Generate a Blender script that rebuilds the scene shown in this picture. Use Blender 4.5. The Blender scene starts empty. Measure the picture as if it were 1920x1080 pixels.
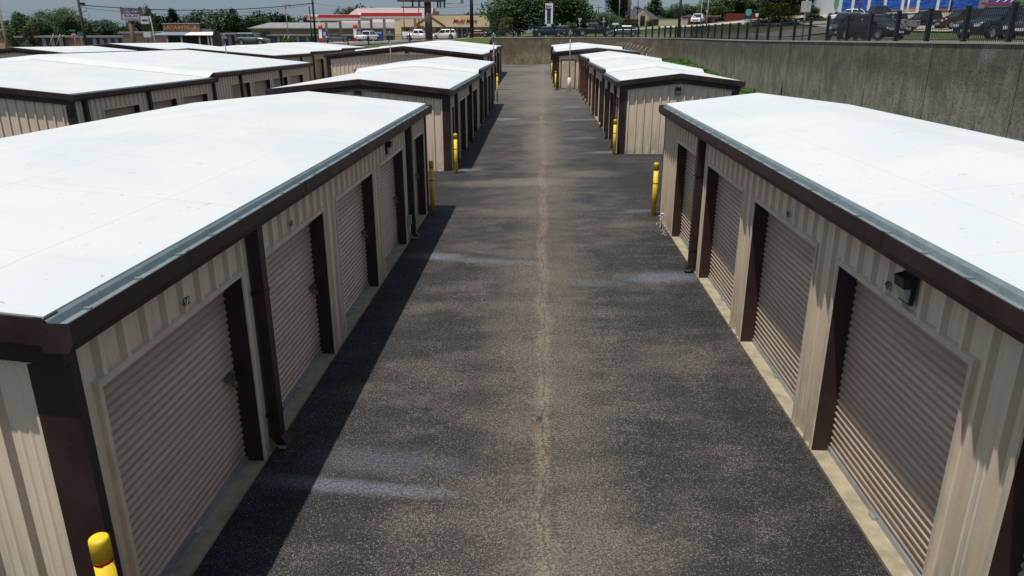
import bpy, math, random
from mathutils import Vector, Matrix
R = math.radians
random.seed(7)
C = bpy.context.scene.collection
S = bpy.context.scene

# ------------------------------------------------------------ camera, sky, sun, exposure
CAM_H = 4.386
FPX = 1364.3            # focal length in pixels of a 1920 wide frame
PITCH, YAW = R(18.92), R(-2.23)
cam_d = bpy.data.cameras.new('camera'); cam = bpy.data.objects.new('camera', cam_d); C.objects.link(cam)
cam_d.sensor_width = 36; cam_d.lens = FPX * 36 / 1920; cam_d.clip_start = 0.05; cam_d.clip_end = 3000
cam.location = (0, 0, CAM_H)
cam.rotation_euler = (R(90) - PITCH, 0, -YAW)
S.camera = cam
SUNV = Vector((-0.49, -0.66, 2.76)).normalized()      # towards the sun
w = bpy.data.worlds.new('World'); S.world = w; w.use_nodes = True
nt = w.node_tree; bg = nt.nodes['Background']; bg.inputs['Strength'].default_value = 0.092
sky = nt.nodes.new('ShaderNodeTexSky'); sky.sky_type = 'NISHITA'; sky.sun_disc = False
sky.sun_elevation = math.asin(SUNV.z); sky.sun_rotation = math.atan2(SUNV.x, SUNV.y)
sky.dust_density = 1.0; sky.air_density = 1.0; sky.ozone_density = 1.5
tc = nt.nodes.new('ShaderNodeTexCoord'); mp = nt.nodes.new('ShaderNodeMapping'); mp.inputs['Scale'].default_value = (1, 1, 5)
no = nt.nodes.new('ShaderNodeTexNoise'); no.inputs['Scale'].default_value = 2.2; no.inputs['Detail'].default_value = 7
cr = nt.nodes.new('ShaderNodeValToRGB'); cr.color_ramp.elements[0].position = 0.3; cr.color_ramp.elements[0].color = (0.25, 0.25, 0.25, 1); cr.color_ramp.elements[1].position = 0.7; cr.color_ramp.elements[1].color = (.85, .85, .85, 1)
mx = nt.nodes.new('ShaderNodeMixRGB'); mx.inputs[2].default_value = (3.5, 4.2, 5.1, 1)
nt.links.new(tc.outputs['Generated'], mp.inputs[0]); nt.links.new(mp.outputs[0], no.inputs['Vector'])
nt.links.new(no.outputs[0], cr.inputs[0]); nt.links.new(cr.outputs[0], mx.inputs[0])
sx = nt.nodes.new('ShaderNodeSeparateXYZ'); mr = nt.nodes.new('ShaderNodeMapRange'); mr.inputs[1].default_value = 0.0; mr.inputs[2].default_value = 0.22; mr.inputs[3].default_value = 0.92; mr.inputs[4].default_value = 0
ml = nt.nodes.new('ShaderNodeMixRGB'); ml.inputs[2].default_value = (2.05, 2.72, 3.35, 1)      # grey-blue cloud bank low on the horizon
nt.links.new(tc.outputs['Generated'], sx.inputs[0]); nt.links.new(sx.outputs[2], mr.inputs[0]); nt.links.new(mr.outputs[0], ml.inputs[0]); nt.links.new(mx.outputs[0], ml.inputs[1])
nt.links.new(sky.outputs[0], mx.inputs[1]); nt.links.new(ml.outputs[0], bg.inputs[0])
sl = bpy.data.lights.new('sun', 'SUN'); sl.energy = 4.5; sl.angle = R(0.53); sl.color = (1, .955, .89)
so = bpy.data.objects.new('sun', sl); C.objects.link(so); so.rotation_euler = SUNV.to_track_quat('Z', 'Y').to_euler()
so.location = (-20, -30, 60)
S.view_settings.view_transform = 'Standard'; S.view_settings.look = 'None'; S.view_settings.exposure = 0.08; S.view_settings.gamma = 1
S.render.engine = 'CYCLES'

# ------------------------------------------------------------ placing helpers
_fx = Vector((math.sin(YAW), math.cos(YAW), 0)); _rx = Vector((math.cos(YAW), -math.sin(YAW), 0)); _up = Vector((0, 0, 1))
_F = _fx * math.cos(PITCH) - _up * math.sin(PITCH); _U = _up * math.cos(PITCH) + _fx * math.sin(PITCH)
def at(u, v, y):
    d = _F + _rx * ((u - 960) / FPX) + _U * ((540 - v) / FPX)
    return Vector((0, 0, CAM_H)) + d * (y / d.y)
def lerp_tab(tab, t):
    if t <= tab[0][0]: return tab[0][1]
    for (a, va), (b, vb) in zip(tab, tab[1:]):
        if t <= b: return va + (vb - va) * (t - a) / (b - a)
    return tab[-1][1]
GY = [(20, 0), (29, .02), (37, .12), (49, .25), (61, .42), (73, .68), (84, .9), (106, 1.0)]
def ground(x, y):
    return lerp_tab(GY, y) + .1 * min(1, max(0, (x + 2.5) / 5)) - .035
XS = [-300, -120, -70, -45, -22, -8, 5, 16, 30, 50, 90, 250]
YS = [-60, 50, 90, 106, 118, 150, 180, 230, 400, 900]
HT = [[0, 0, 0, 0, 0, 0, 4.2, 4.15, 4.2, 5.0, 6.0, 8],
      [0, 0, 0, 0, 0, 0, 4.2, 4.15, 4.2, 5.0, 6.0, 8],
      [.9, .9, .9, .9, .9, 4.3, 4.3, 4.25, 4.6, 5.9, 8.0, 10],
      [1.2, 1.4, 1.7, 2.2, 3.6, 4.35, 4.4, 4.4, 5.2, 6.6, 8.6, 11],
      [2.2, 2.4, 2.6, 3.0, 3.9, 4.5, 4.6, 4.8, 5.8, 7.4, 9.0, 11],
      [2.0, 2.2, 2.8, 3.6, 4.0, 4.6, 5.4, 6.2, 6.9, 8.6, 9.6, 12],
      [2.6, 2.8, 3.2, 3.7, 4.3, 5.0, 6.0, 6.9, 7.4, 8.8, 10, 13],
      [3, 3, 3.4, 3.8, 4.6, 5.8, 6.8, 7.4, 7.8, 8.2, 10, 14],
      [3, 3, 3.4, 4, 5, 6, 7, 8, 8, 9, 10, 14],
      [3, 3, 3.4, 4, 5, 6, 7, 8, 8, 9, 10, 14]]
def outer(x, y):
    x = min(max(x, XS[0]), XS[-1] - 1e-6); y = min(max(y, YS[0]), YS[-1] - 1e-6)
    i = max(k for k in range(len(XS)) if XS[k] <= x); j = max(k for k in range(len(YS)) if YS[k] <= y)
    i = min(i, len(XS) - 2); j = min(j, len(YS) - 2)
    a = (x - XS[i]) / (XS[i + 1] - XS[i]); b = (y - YS[j]) / (YS[j + 1] - YS[j])
    return (HT[j][i] * (1 - a) + HT[j][i + 1] * a) * (1 - b) + (HT[j + 1][i] * (1 - a) + HT[j + 1][i + 1] * a) * b

# ------------------------------------------------------------ mesh builder
class MB:
    def __init__(s): s.v = []; s.f = []; s.mi = []; s.m = 0; s.sm = []
    def vert(s, p): s.v.append(tuple(p)); return len(s.v) - 1
    def face(s, idx, smooth=False): s.f.append(tuple(idx)); s.mi.append(s.m); s.sm.append(smooth)
    def quad(s, a, b, c, d, smooth=False): s.face([s.vert(a), s.vert(b), s.vert(c), s.vert(d)], smooth)
    def box(s, x0, x1, y0, y1, z0, z1):
        i = len(s.v)
        for z in (z0, z1):
            for x, y in ((x0, y0), (x1, y0), (x1, y1), (x0, y1)): s.v.append((x, y, z))
        for f in ((0, 3, 2, 1), (4, 5, 6, 7), (0, 1, 5, 4), (1, 2, 6, 5), (2, 3, 7, 6), (3, 0, 4, 7)): s.face([i + k for k in f])
        return s
    def hexa(s, p):      # eight points, bottom four then top four
        i = len(s.v); s.v += [tuple(q) for q in p]
        for f in ((0, 3, 2, 1), (4, 5, 6, 7), (0, 1, 5, 4), (1, 2, 6, 5), (2, 3, 7, 6), (3, 0, 4, 7)): s.face([i + k for k in f])
    def extrude(s, prof, axis, a, b):   # closed profile in the two other axes
        n = len(prof); i = len(s.v)
        for t in (a, b):
            for p, q in prof:
                s.v.append({'x': (t, p, q), 'y': (p, t, q), 'z': (p, q, t)}[axis])
        for k in range(n): s.face([i + k, i + (k + 1) % n, i + n + (k + 1) % n, i + n + k])
        s.face([i + k for k in range(n)][::-1]); s.face([i + n + k for k in range(n)])
    def tube(s, p0, p1, r0, r1=None, n=10, caps=True):
        if r1 is None: r1 = r0
        p0, p1 = Vector(p0), Vector(p1); d = (p1 - p0).normalized()
        a = d.orthogonal().normalized(); b = d.cross(a); i = len(s.v)
        for p, r in ((p0, r0), (p1, r1)):
            for k in range(n):
                t = 2 * math.pi * k / n; s.v.append(tuple(p + (a * math.cos(t) + b * math.sin(t)) * r))
        for k in range(n): s.face([i + k, i + (k + 1) % n, i + n + (k + 1) % n, i + n + k], True)
        if caps: s.face([i + k for k in range(n)][::-1]); s.face([i + n + k for k in range(n)])
    def lathe(s, prof, cx=0, cy=0, n=20):
        i = len(s.v)
        for r, z in prof:
            for k in range(n):
                t = 2 * math.pi * k / n; s.v.append((cx + r * math.cos(t), cy + r * math.sin(t), z))
        for j in range(len(prof) - 1):
            for k in range(n):
                s.face([i + j * n + k, i + j * n + (k + 1) % n, i + (j + 1) * n + (k + 1) % n, i + (j + 1) * n + k], True)
        s.face([i + k for k in range(n)][::-1]); s.face([i + (len(prof) - 1) * n + k for k in range(n)])
    def mesh(s, name, *mats):
        me = bpy.data.meshes.new(name); me.from_pydata(s.v, [], s.f)
        for m in mats: me.materials.append(m)
        me.polygons.foreach_set('material_index', s.mi); me.polygons.foreach_set('use_smooth', s.sm); me.update()
        return me

def link(name, me, parent=None, loc=(0, 0, 0), rot=(0, 0, 0), sc=None):
    o = bpy.data.objects.new(name, me); C.objects.link(o); o.parent = parent; o.location = loc; o.rotation_euler = rot
    if sc: o.scale = sc
    return o
def tag(o, label, cat, group=None):
    o['label'] = label; o['category'] = cat
    if group: o['group'] = group
    return o
def thing(name, label, cat, loc=(0, 0, 0), rz=0, group=None):
    o = bpy.data.objects.new(name, None); C.objects.link(o); o.location = loc; o.rotation_euler = (0, 0, rz)
    o.empty_display_size = .2
    return tag(o, label, cat, group)
def copy_tree(o, parent=None):
    c = o.copy(); C.objects.link(c); c.parent = parent
    for ch in list(o.children): copy_tree(ch, c)
    return c
def struct(o, k='structure'): o['kind'] = k; return o
_fonts = {}
def text_mesh(txt, size, mat, ext=.004, shear=0, bold=0, space=1.0):
    cu = bpy.data.curves.new('t', 'FONT'); cu.body = txt; cu.size = size; cu.extrude = ext; cu.align_x = 'CENTER'; cu.align_y = 'CENTER'
    cu.shear = shear; cu.offset = bold; cu.space_character = space; cu.resolution_u = 3
    o = bpy.data.objects.new('t', cu); C.objects.link(o); bpy.context.view_layer.update()
    me = bpy.data.meshes.new_from_object(o.evaluated_get(bpy.context.evaluated_depsgraph_get()))
    bpy.data.objects.remove(o); bpy.data.curves.remove(cu); me.materials.clear(); me.materials.append(mat); me.name = 'lettering'
    return me

# ------------------------------------------------------------ materials
class N:
    def __init__(s, name):
        s.mat = bpy.data.materials.new(name); s.mat.use_nodes = True; s.t = s.mat.node_tree
        s.b = s.t.nodes['Principled BSDF']; s.tc = s.t.nodes.new('ShaderNodeTexCoord'); s.P = s.tc.outputs['Object']
    def n(s, typ, **kw):
        nd = s.t.nodes.new('ShaderNode' + typ)
        for k, v in kw.items(): setattr(nd, k, v)
        return nd
    def put(s, sock, val):
        if isinstance(val, bpy.types.NodeSocket): s.t.links.new(val, sock)
        elif isinstance(val, (tuple, list)) and len(val) == 3 and sock.type == 'RGBA': sock.default_value = (*val, 1)
        else: sock.default_value = val
    def map(s, vec=None, scale=(1, 1, 1), rot=(0, 0, 0), loc=(0, 0, 0)):
        m = s.n('Mapping'); s.put(m.inputs[0], vec or s.P); m.inputs['Scale'].default_value = scale; m.inputs['Rotation'].default_value = rot; m.inputs['Location'].default_value = loc
        return m.outputs[0]
    def noise(s, scale, vec=None, detail=4, rough=.55, dist=0):
        m = s.n('TexNoise'); s.put(m.inputs['Vector'], vec or s.P); m.inputs['Scale'].default_value = scale; m.inputs['Detail'].default_value = detail
        m.inputs['Roughness'].default_value = rough; m.inputs['Distortion'].default_value = dist; return m.outputs['Fac']
    def voro(s, scale, vec=None, out='Distance'):
        m = s.n('TexVoronoi'); s.put(m.inputs['Vector'], vec or s.P); m.inputs['Scale'].default_value = scale; return m.outputs[out]
    def math(s, op, a, b=0.0, c=None, clamp=False):
        m = s.n('Math', operation=op, use_clamp=clamp); s.put(m.inputs[0], a); s.put(m.inputs[1], b)
        if c is not None: s.put(m.inputs[2], c)
        return m.outputs[0]
    def rng(s, v, a, b, c=0.0, d=1.0, smooth=True):
        m = s.n('MapRange', interpolation_type='SMOOTHSTEP' if smooth else 'LINEAR'); s.put(m.inputs[0], v)
        for k, q in enumerate((a, b, c, d)): m.inputs[k + 1].default_value = q
        return m.outputs[0]
    def mix(s, f, a, b, mode='MIX'):
        m = s.n('MixRGB', blend_type=mode); s.put(m.inputs[0], f); s.put(m.inputs[1], a); s.put(m.inputs[2], b); return m.outputs[0]
    def xyz(s):
        m = s.n('SeparateXYZ'); s.put(m.inputs[0], s.P); return m.outputs
    def bump(s, h, strength=.3, dist=.01):
        m = s.n('Bump'); m.inputs['Strength'].default_value = strength; m.inputs['Distance'].default_value = dist; s.put(m.inputs['Height'], h); s.put(s.b.inputs['Normal'], m.outputs[0])
    def done(s, col, rough=.6, metal=0.0, spec=None, **kw):
        s.put(s.b.inputs['Base Color'], col); s.put(s.b.inputs['Roughness'], rough); s.put(s.b.inputs['Metallic'], metal)
        if spec is not None: s.put(s.b.inputs['Specular IOR Level'], spec)
        for k, v in kw.items(): s.put(s.b.inputs[k], v)
        return s.mat
def flat(name, col, rough=.6, metal=0.0, var=.15, scale=6, spec=None, emit=None):
    m = N(name); f = m.noise(scale, detail=5)
    a = tuple(c * (1 - var) for c in col); b = tuple(min(1, c * (1 + var)) for c in col)
    k = m.mix(m.rng(f, .3, .7), a, b)
    if emit: return m.done(k, rough, metal, spec, **{'Emission Color': col, 'Emission Strength': emit})
    return m.done(k, rough, metal, spec)

def mat_tan(name, col, zdirt=True):
    m = N(name); st = m.noise(3.0, m.map(scale=(3, 3, .25)), 6, .6); bl = m.noise(.7, detail=4); fine = m.noise(40, detail=3)
    k = m.mix(m.rng(st, .45, .75, 0, .5), col, tuple(c * q for c, q in zip(col, (.66, .66, .62))))
    k = m.mix(m.rng(bl, .4, .7, 0, .25), k, tuple(c * q for c, q in zip(col, (1.05, .98, .84))))
    z = m.xyz()[2]
    k = m.mix(m.math('MULTIPLY', m.rng(z, .5, 1.5, 1, 0), m.rng(m.noise(9, m.map(scale=(1, 1, .12)), 6, .7), .38, .62, .05, .6)), k, (.345, .315, .235))
    low = m.math('MULTIPLY', m.rng(z, 0.0, .5, 1, 0), m.rng(m.noise(5), .35, .65))
    k = m.mix(m.math('MULTIPLY', low, .45), k, (.16, .12, .08))
    k = m.mix(m.rng(fine, .3, .8, 0, .12), k, (.2, .17, .13))
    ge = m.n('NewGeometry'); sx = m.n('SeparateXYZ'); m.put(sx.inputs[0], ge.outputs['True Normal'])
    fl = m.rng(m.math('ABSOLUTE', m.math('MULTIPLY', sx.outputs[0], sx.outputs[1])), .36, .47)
    k = m.mix(m.math('MULTIPLY', fl, .5), k, tuple(c * q for c, q in zip(col, (.42, .38, .34))))  # rib flanks picked by normal and darkened: rib shading painted into the colour
    return m.done(k, .5, 0, .4)
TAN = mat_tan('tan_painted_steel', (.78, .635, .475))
TRIM = flat('tan_trim_steel', (.62, .51, .385), .45, 0, .1)
def mat_brown():
    m = N('dark_brown_painted_steel'); a = m.noise(2.5, m.map(scale=(1, 1, .5)), 5)
    k = m.mix(m.rng(a, .35, .7), (.022, .011, .009), (.038, .021, .017))
    k = m.mix(m.rng(m.noise(50, detail=2), .62, .75, 0, .25), k, (.12, .09, .08))
    return m.done(k, m.rng(a, .3, .7, .38, .55), 0, .45)
BROWN = mat_brown()
JAMB = flat('door_jamb_paint', (.030, .013, .011), .5, 0, .25, 5)
REDBROWN = flat('faded_red_brown_steel', (.11, .035, .024), .5, 0, .2, 4)
def mat_door():
    m = N('roll_up_door_steel'); a = m.noise(1.6, m.map(scale=(.5, 1, 3)), 6, .65); s2 = m.noise(8, m.map(scale=(4, 4, .3)), 5)
    k = m.mix(m.rng(a, .35, .72), (.57, .425, .305), (.45, .33, .24))
    k = m.mix(m.rng(s2, .5, .8, 0, .35), k, (.56, .46, .37))
    k = m.mix(m.rng(m.noise(30), .63, .75, 0, .4), k, (.09, .07, .06))
    oi_ = m.n('ObjectInfo'); k = m.mix(m.math('MULTIPLY', oi_.outputs['Random'], .22), k, (.30, .25, .205))
    z = m.xyz()[2]; k = m.mix(m.math('MULTIPLY', m.rng(z, .0, .45, 1, 0), m.rng(m.noise(4, detail=5), .4, .65, 0, .5)), k, (.17, .13, .095))
    dn = m.noise(1.3, m.map(loc=(2, 5, 1)), 2); m.bump(dn, .25, .05)
    return m.done(k, m.rng(a, .3, .7, .33, .5), .15, .5)
DOOR = mat_door()
GALV = N('galvanised_gutter_steel'); _g = GALV.noise(6, detail=6); _g2 = GALV.noise(25, detail=4)
GALV = GALV.done(GALV.mix(GALV.rng(_g2, .55, .7, 0, .5), GALV.mix(GALV.rng(_g, .35, .65), (.23, .285, .295), (.185, .23, .24)), (.13, .13, .11)), .5, .35)
STEEL = flat('zinc_hardware', (.42, .44, .45), .4, .7)
def mat_roof():
    m = N('white_roof_membrane'); x, y, z = m.xyz()
    warp = m.math('MULTIPLY', m.math('SUBTRACT', m.noise(.8), .5), .25)
    yy = m.math('ADD', y, warp)
    fr = m.math('ABSOLUTE', m.math('SUBTRACT', m.math('FRACT', m.math('DIVIDE', yy, 1.9)), .5))
    seam = m.rng(fr, .0, .008, 1, 0)
    seam = m.math('MULTIPLY', seam, m.rng(m.noise(.9), .4, .65))
    x2 = m.math('ABSOLUTE', m.math('SUBTRACT', m.math('FRACT', m.math('DIVIDE', m.math('ADD', x, m.math('MULTIPLY', warp, .3)), 1.52)), .5))
    seam2 = m.rng(x2, 0, .007, 1, 0)
    cl = m.noise(.55, detail=5); stain = m.noise(2.2, m.map(scale=(1, .35, 1)), 7, .65)
    k = m.mix(m.rng(cl, .35, .7, 0, 1), (.545, .565, .56), (.50, .53, .53))
    k = m.mix(m.rng(stain, .55, .8, 0, .5), k, (.43, .44, .42))
    k = m.mix(m.math('MULTIPLY', seam, .5), k, (.32, .34, .34))
    k = m.mix(m.math('MULTIPLY', seam2, .4), k, (.32, .34, .34))
    sp = m.noise(9, m.map(scale=(1, 1, 1)), 2); sp2 = m.noise(60, detail=2)
    scr = m.math('MULTIPLY', m.rng(sp, .69, .73), m.rng(sp2, .48, .56)); fa = m.noise(1.1, m.map(scale=(.25, 2.2, 1), rot=(0, 0, .3)), 8, .75); k = m.mix(m.rng(fa, .56, .66, 0, .28), k, (.40, .42, .41))
    k = m.mix(m.math('MULTIPLY', scr, .7), k, (.2, .19, .17))
    h = m.math('ADD', m.math('MULTIPLY', m.noise(3, detail=3), .6), m.math('ADD', m.math('MULTIPLY', seam, .5), m.math('MULTIPLY', seam2, .5)))
    m.bump(h, .25, .012)
    return m.done(k, .62, 0, .35)
ROOF = mat_roof()
CONC = N('slab_concrete'); _a = CONC.noise(5, detail=6); _b = CONC.noise(60, detail=3)
CONC = CONC.done(CONC.mix(CONC.rng(_b, .45, .7, 0, .3), CONC.mix(CONC.rng(_a, .35, .7), (.34, .29, .19), (.22, .185, .125)), (.13, .11, .08)), .9)
YEL = N('yellow_bollard_sleeve'); _a = YEL.noise(9, detail=4)
_z = YEL.xyz()[2]; _s = YEL.noise(14, YEL.map(scale=(1, 1, .5)), 7, .75)
YEL = YEL.done(YEL.mix(YEL.math('MULTIPLY', YEL.rng(_z, .0, .3, 1, .12), YEL.rng(_s, .45, .62)), YEL.mix(YEL.rng(_a, .4, .75), (.80, .54, .02), (.64, .40, .015)), (.28, .19, .06)), YEL.rng(_s, .3, .7, .42, .6), 0, .45)
YEL2 = N('faded_yellow_sleeve'); _a = YEL2.noise(9, detail=4)
YEL2 = YEL2.done(YEL2.mix(YEL2.rng(_a, .4, .75), (.60, .40, .035), (.42, .27, .03)), .5)
RED = flat('red_reflective_tape', (.45, .02, .01), .4)
BLACK = flat('black_powder_coat', (.008, .009, .012), .45)
DARK = flat('dark_lamp_housing', (.012, .013, .014), .4)
LENS = flat('frosted_lamp_glass', (.30, .40, .36), .2, 0, .1)
GLASS = N('dark_window_glass').done((.015, .02, .025), .08, 0, .6)
RUBBER = flat('tyre_rubber', (.015, .015, .015), .8)
CHROME = flat('alloy_wheel', (.45, .45, .46), .3, .7)
WHITE = flat('white_paint', (.78, .78, .76), .45, 0, .05)
INK = flat('black_stencil_paint', (.008, .008, .008), .6)

def mat_asphalt():
    m = N('worn_asphalt'); x, y, z = m.xyz()
    patch = m.noise(.42, m.map(scale=(1, .8, 1)), 5, .6, .6); patch2 = m.noise(1.6, m.map(scale=(.7, 1.3, 1)), 6, .65)
    band = m.noise(.5, m.map(scale=(.35, 1.6, 1)), 5, .6, .4)
    g1 = m.noise(40, detail=4, rough=.82); g2 = m.voro(62); g3 = m.noise(95, detail=2)
    worn = m.math('ADD', m.math('MULTIPLY', patch, .40), m.math('ADD', m.math('MULTIPLY', patch2, .5), m.math('MULTIPLY', band, .30)))
    near = m.rng(m.math('ABSOLUTE', m.math('SUBTRACT', x, .1)), .2, 2.2, .09, -.02)
    worn = m.math('ADD', worn, near)
    worn = m.rng(worn, .48, .78)
    binder = m.mix(worn, (.016, .0165, .0175), (.034, .029, .024))
    binder = m.mix(m.rng(m.noise(.9, m.map(loc=(7, 3, 0)), 5), .50, .70, 0, .55), binder, (.010, .0115, .0145))
    stone = m.mix(m.rng(m.noise(180, detail=1), .35, .65), (.32, .285, .235), (.215, .20, .19))
    spk = m.math('ADD', m.math('MULTIPLY', g1, .5), m.math('MULTIPLY', g3, .5))
    spk = m.math('ADD', spk, m.math('MULTIPLY', m.math('SUBTRACT', worn, .5), .06))
    spk = m.rng(spk, .50, .585)
    spk = m.math('MULTIPLY', spk, m.rng(g2, .15, .55, 1, .35))
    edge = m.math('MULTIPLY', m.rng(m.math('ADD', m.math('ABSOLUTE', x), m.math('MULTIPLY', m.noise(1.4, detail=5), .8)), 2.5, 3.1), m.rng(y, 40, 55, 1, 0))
    binder = m.mix(m.math('MULTIPLY', edge, .5), binder, (.006, .0065, .008))  # dark asphalt edges; also paints the left building's shadow deeper
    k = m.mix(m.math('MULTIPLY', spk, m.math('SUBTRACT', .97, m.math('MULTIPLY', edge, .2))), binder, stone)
    # dust line down the middle
    cx = m.math('ADD', .08, m.math('MULTIPLY', m.math('SUBTRACT', m.noise(.35, m.map(scale=(0, 1, 0)), 3), .5), .45))
    dx = m.math('ABSOLUTE', m.math('SUBTRACT', x, cx))
    wob = m.math('ADD', dx, m.math('MULTIPLY', m.math('SUBTRACT', m.noise(3.2, detail=6, rough=.7), .5), .28))
    dust = m.math('MULTIPLY', m.rng(wob, .0, .22, 1, 0), m.rng(m.noise(.9, m.map(scale=(.2, 1, 1)), 6), .36, .56, .5, 1))
    halo = m.math('MULTIPLY', m.rng(wob, .1, 1.0, 1, 0), .25)
    grit = m.rng(g1, .42, .56, .25, 1)
    k = m.mix(m.math('MULTIPLY', m.math('MAXIMUM', m.math('MULTIPLY', dust, .9), halo), grit), k, (.21, .175, .13))
    # dust swept across the gap between the buildings and on the far drive
    def ell(cx, cy, rx, ry, rot=0, amp=1.0, n=.5, sc=2.5):
        c, s_ = math.cos(rot), math.sin(rot)
        ax = m.math('SUBTRACT', x, cx); ay = m.math('SUBTRACT', y, cy)
        u = m.math('DIVIDE', m.math('ADD', m.math('MULTIPLY', ax, c), m.math('MULTIPLY', ay, s_)), rx)
        v = m.math('DIVIDE', m.math('SUBTRACT', m.math('MULTIPLY', ay, c), m.math('MULTIPLY', ax, s_)), ry)
        r = m.math('SQRT', m.math('ADD', m.math('MULTIPLY', u, u), m.math('MULTIPLY', v, v)))
        r = m.math('ADD', r, m.math('MULTIPLY', m.math('SUBTRACT', m.noise(sc, detail=8, rough=.75), .5), n * 2.6))
        return m.rng(r, .25, 1.1, amp, 0)
    d = None
    for e in ((-.9, 23.2, 2.6, .9, .06, .8), (1.6, 24.6, 1.6, .8, 0, .45), (.1, 33, 1.1, 7, 0, .55), (-.6, 46, 1.3, 5, 0, .7), (-.4, 58, 2.4, 7, 0, .8), (-.5, 74, 2.4, 10, 0, .7), (-1.2, 92, 4.5, 8, 0, .8), (0, 66, 3.4, 9, 0, .55), (1.9, 9.5, .8, .7, 0, .25), (.55, 5.2, 1.1, 1.2, 0, .35), (2.3, 17.6, .9, .5, .3, .4), (-.9, 19, 1.2, .7, 0, .35)):
        q = ell(*e); d = q if d is None else m.math('MAXIMUM', d, q)
    k = m.mix(m.math('MULTIPLY', m.math('MULTIPLY', d, grit), .8), k, (.20, .175, .14))
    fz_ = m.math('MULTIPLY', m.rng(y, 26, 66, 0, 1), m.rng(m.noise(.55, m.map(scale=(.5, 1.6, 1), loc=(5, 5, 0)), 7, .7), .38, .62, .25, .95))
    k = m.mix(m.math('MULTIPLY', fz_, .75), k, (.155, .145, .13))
    ws = None
    for e in ((-1.95, 6.42, 1.45, .17, -.12, .62, .35), (-1.75, 6.92, 1.25, .36, -.10, .32, .4), (-2.2, 14.88, .8, .34, -.10, .7, .45), (-1.1, 14.55, 1.35, .26, -.18, .5, .5), (2.35, 13.35, 1.0, .5, .16, .62, .45), (1.2, 13.0, .8, .3, 0, .25, .4), (-3.0, 25.75, 1.1, .42, 0, .75), (2.5, 29.35, 1.0, .4, 0, .7), (-2.0, 41.3, 1.0, .8, 0, .8), (2.4, 40.5, 1.3, .5, .1, .7), (1.9, 33.5, 1.1, .4, .1, .45), (-.3, 39.6, 1.2, .6, .1, .4), (2.2, 47.5, .9, .6, 0, .6), (2.6, 19.0, .5, .25, .4, .5)):
        q = ell(*e); ws = q if ws is None else m.math('MAXIMUM', ws, q)
    k = m.mix(m.math('MULTIPLY', m.math('MULTIPLY', ws, m.rng(g1, .38, .58, .25, 1)), .8), k, (.19, .215, .26))
    rs = ell(-.02, 7.60, .05, .13, 0, .7, .5, 14); k = m.mix(rs, k, (.17, .08, .035))
    rk = ell(.02, 7.85, .05, .12, 0, .8, .5, 14); k = m.mix(rk, k, (.03, .022, .018))
    lip = ell(-.95, 22.4, .9, .10, .22, .55, .3); k = m.mix(lip, k, (.03, .027, .024))
    cr_ = m.voro(.33, m.map(scale=(1, 1, 1)), 'Distance')
    vor = m.n('TexVoronoi', feature='DISTANCE_TO_EDGE'); m.put(vor.inputs['Vector'], m.map(scale=(1, .7, 1), loc=(.3, 0, 0))); vor.inputs['Scale'].default_value = .28
    cl_ = m.math('MULTIPLY', m.rng(m.math('ABSOLUTE', m.math('SUBTRACT', m.math('SUBTRACT', x, cx), m.math('MULTIPLY', m.math('SUBTRACT', m.noise(1.5, m.map(scale=(.3, 1, 1)), 6, .7), .5), .35))), .004, .018, 1, 0), m.rng(m.noise(.6, m.map(loc=(0, 9, 0))), .34, .5))
    k = m.mix(m.math('MULTIPLY', cl_, .5), k, (.02, .018, .016))
    crack = m.math('MULTIPLY', m.rng(m.math('ADD', vor.outputs['Distance'], m.math('MULTIPLY', m.noise(9), .006)), .0025, .006, 1, 0), m.rng(m.noise(.5), .5, .62))
    k = m.mix(m.math('MULTIPLY', crack, .7), k, (.012, .012, .012))
    tr = m.math('ABSOLUTE', m.math('SUBTRACT', x, .17)); tread = m.rng(m.math('FRACT', m.math('MULTIPLY', y, 22)), .35, .5)
    tk = m.math('MULTIPLY', m.math('MULTIPLY', m.rng(tr, .02, .06, 1, 0), tread), m.rng(m.noise(1.1, m.map(scale=(1, 1, 1))), .45, .55)); tk = m.math('MULTIPLY', tk, m.rng(y, 7.5, 9, 1, 0))
    k = m.mix(m.math('MULTIPLY', tk, .6), k, (.035, .03, .026))
    m.bump(m.math('ADD', m.math('MULTIPLY', g1, .8), m.math('MULTIPLY', g2, .6)), .55, .012)
    return m.done(k, m.rng(spk, 0, 1, .9, .8), 0, .3)
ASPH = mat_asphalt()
def mat_ground(name, a, b, c, sc=1.0):
    m = N(name); p = m.noise(.12 * sc, detail=6); q = m.noise(1.3 * sc, detail=6); f = m.noise(14, detail=4)
    k = m.mix(m.rng(p, .4, .65), a, b); k = m.mix(m.rng(q, .45, .75, 0, .6), k, c); k = m.mix(m.rng(f, .4, .7, 0, .4), k, tuple(x * .5 for x in a))
    m.bump(m.math('ADD', f, q), .6, .05)
    return m.done(k, .95, 0, .2)
GRASS = mat_ground('mown_grass', (.040, .080, .014), (.065, .095, .022), (.13, .12, .055))
WEEDS = mat_ground('rank_weeds', (.035, .078, .012), (.055, .10, .016), (.028, .055, .011), 4)
STREET = flat('street_asphalt', (.13, .12, .11), .9, 0, .2, .4)
LOT = flat('pale_concrete_paving', (.33, .30, .25), .9, 0, .15, .3)
KERB = flat('kerb_concrete', (.42, .38, .30), .9)
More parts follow.
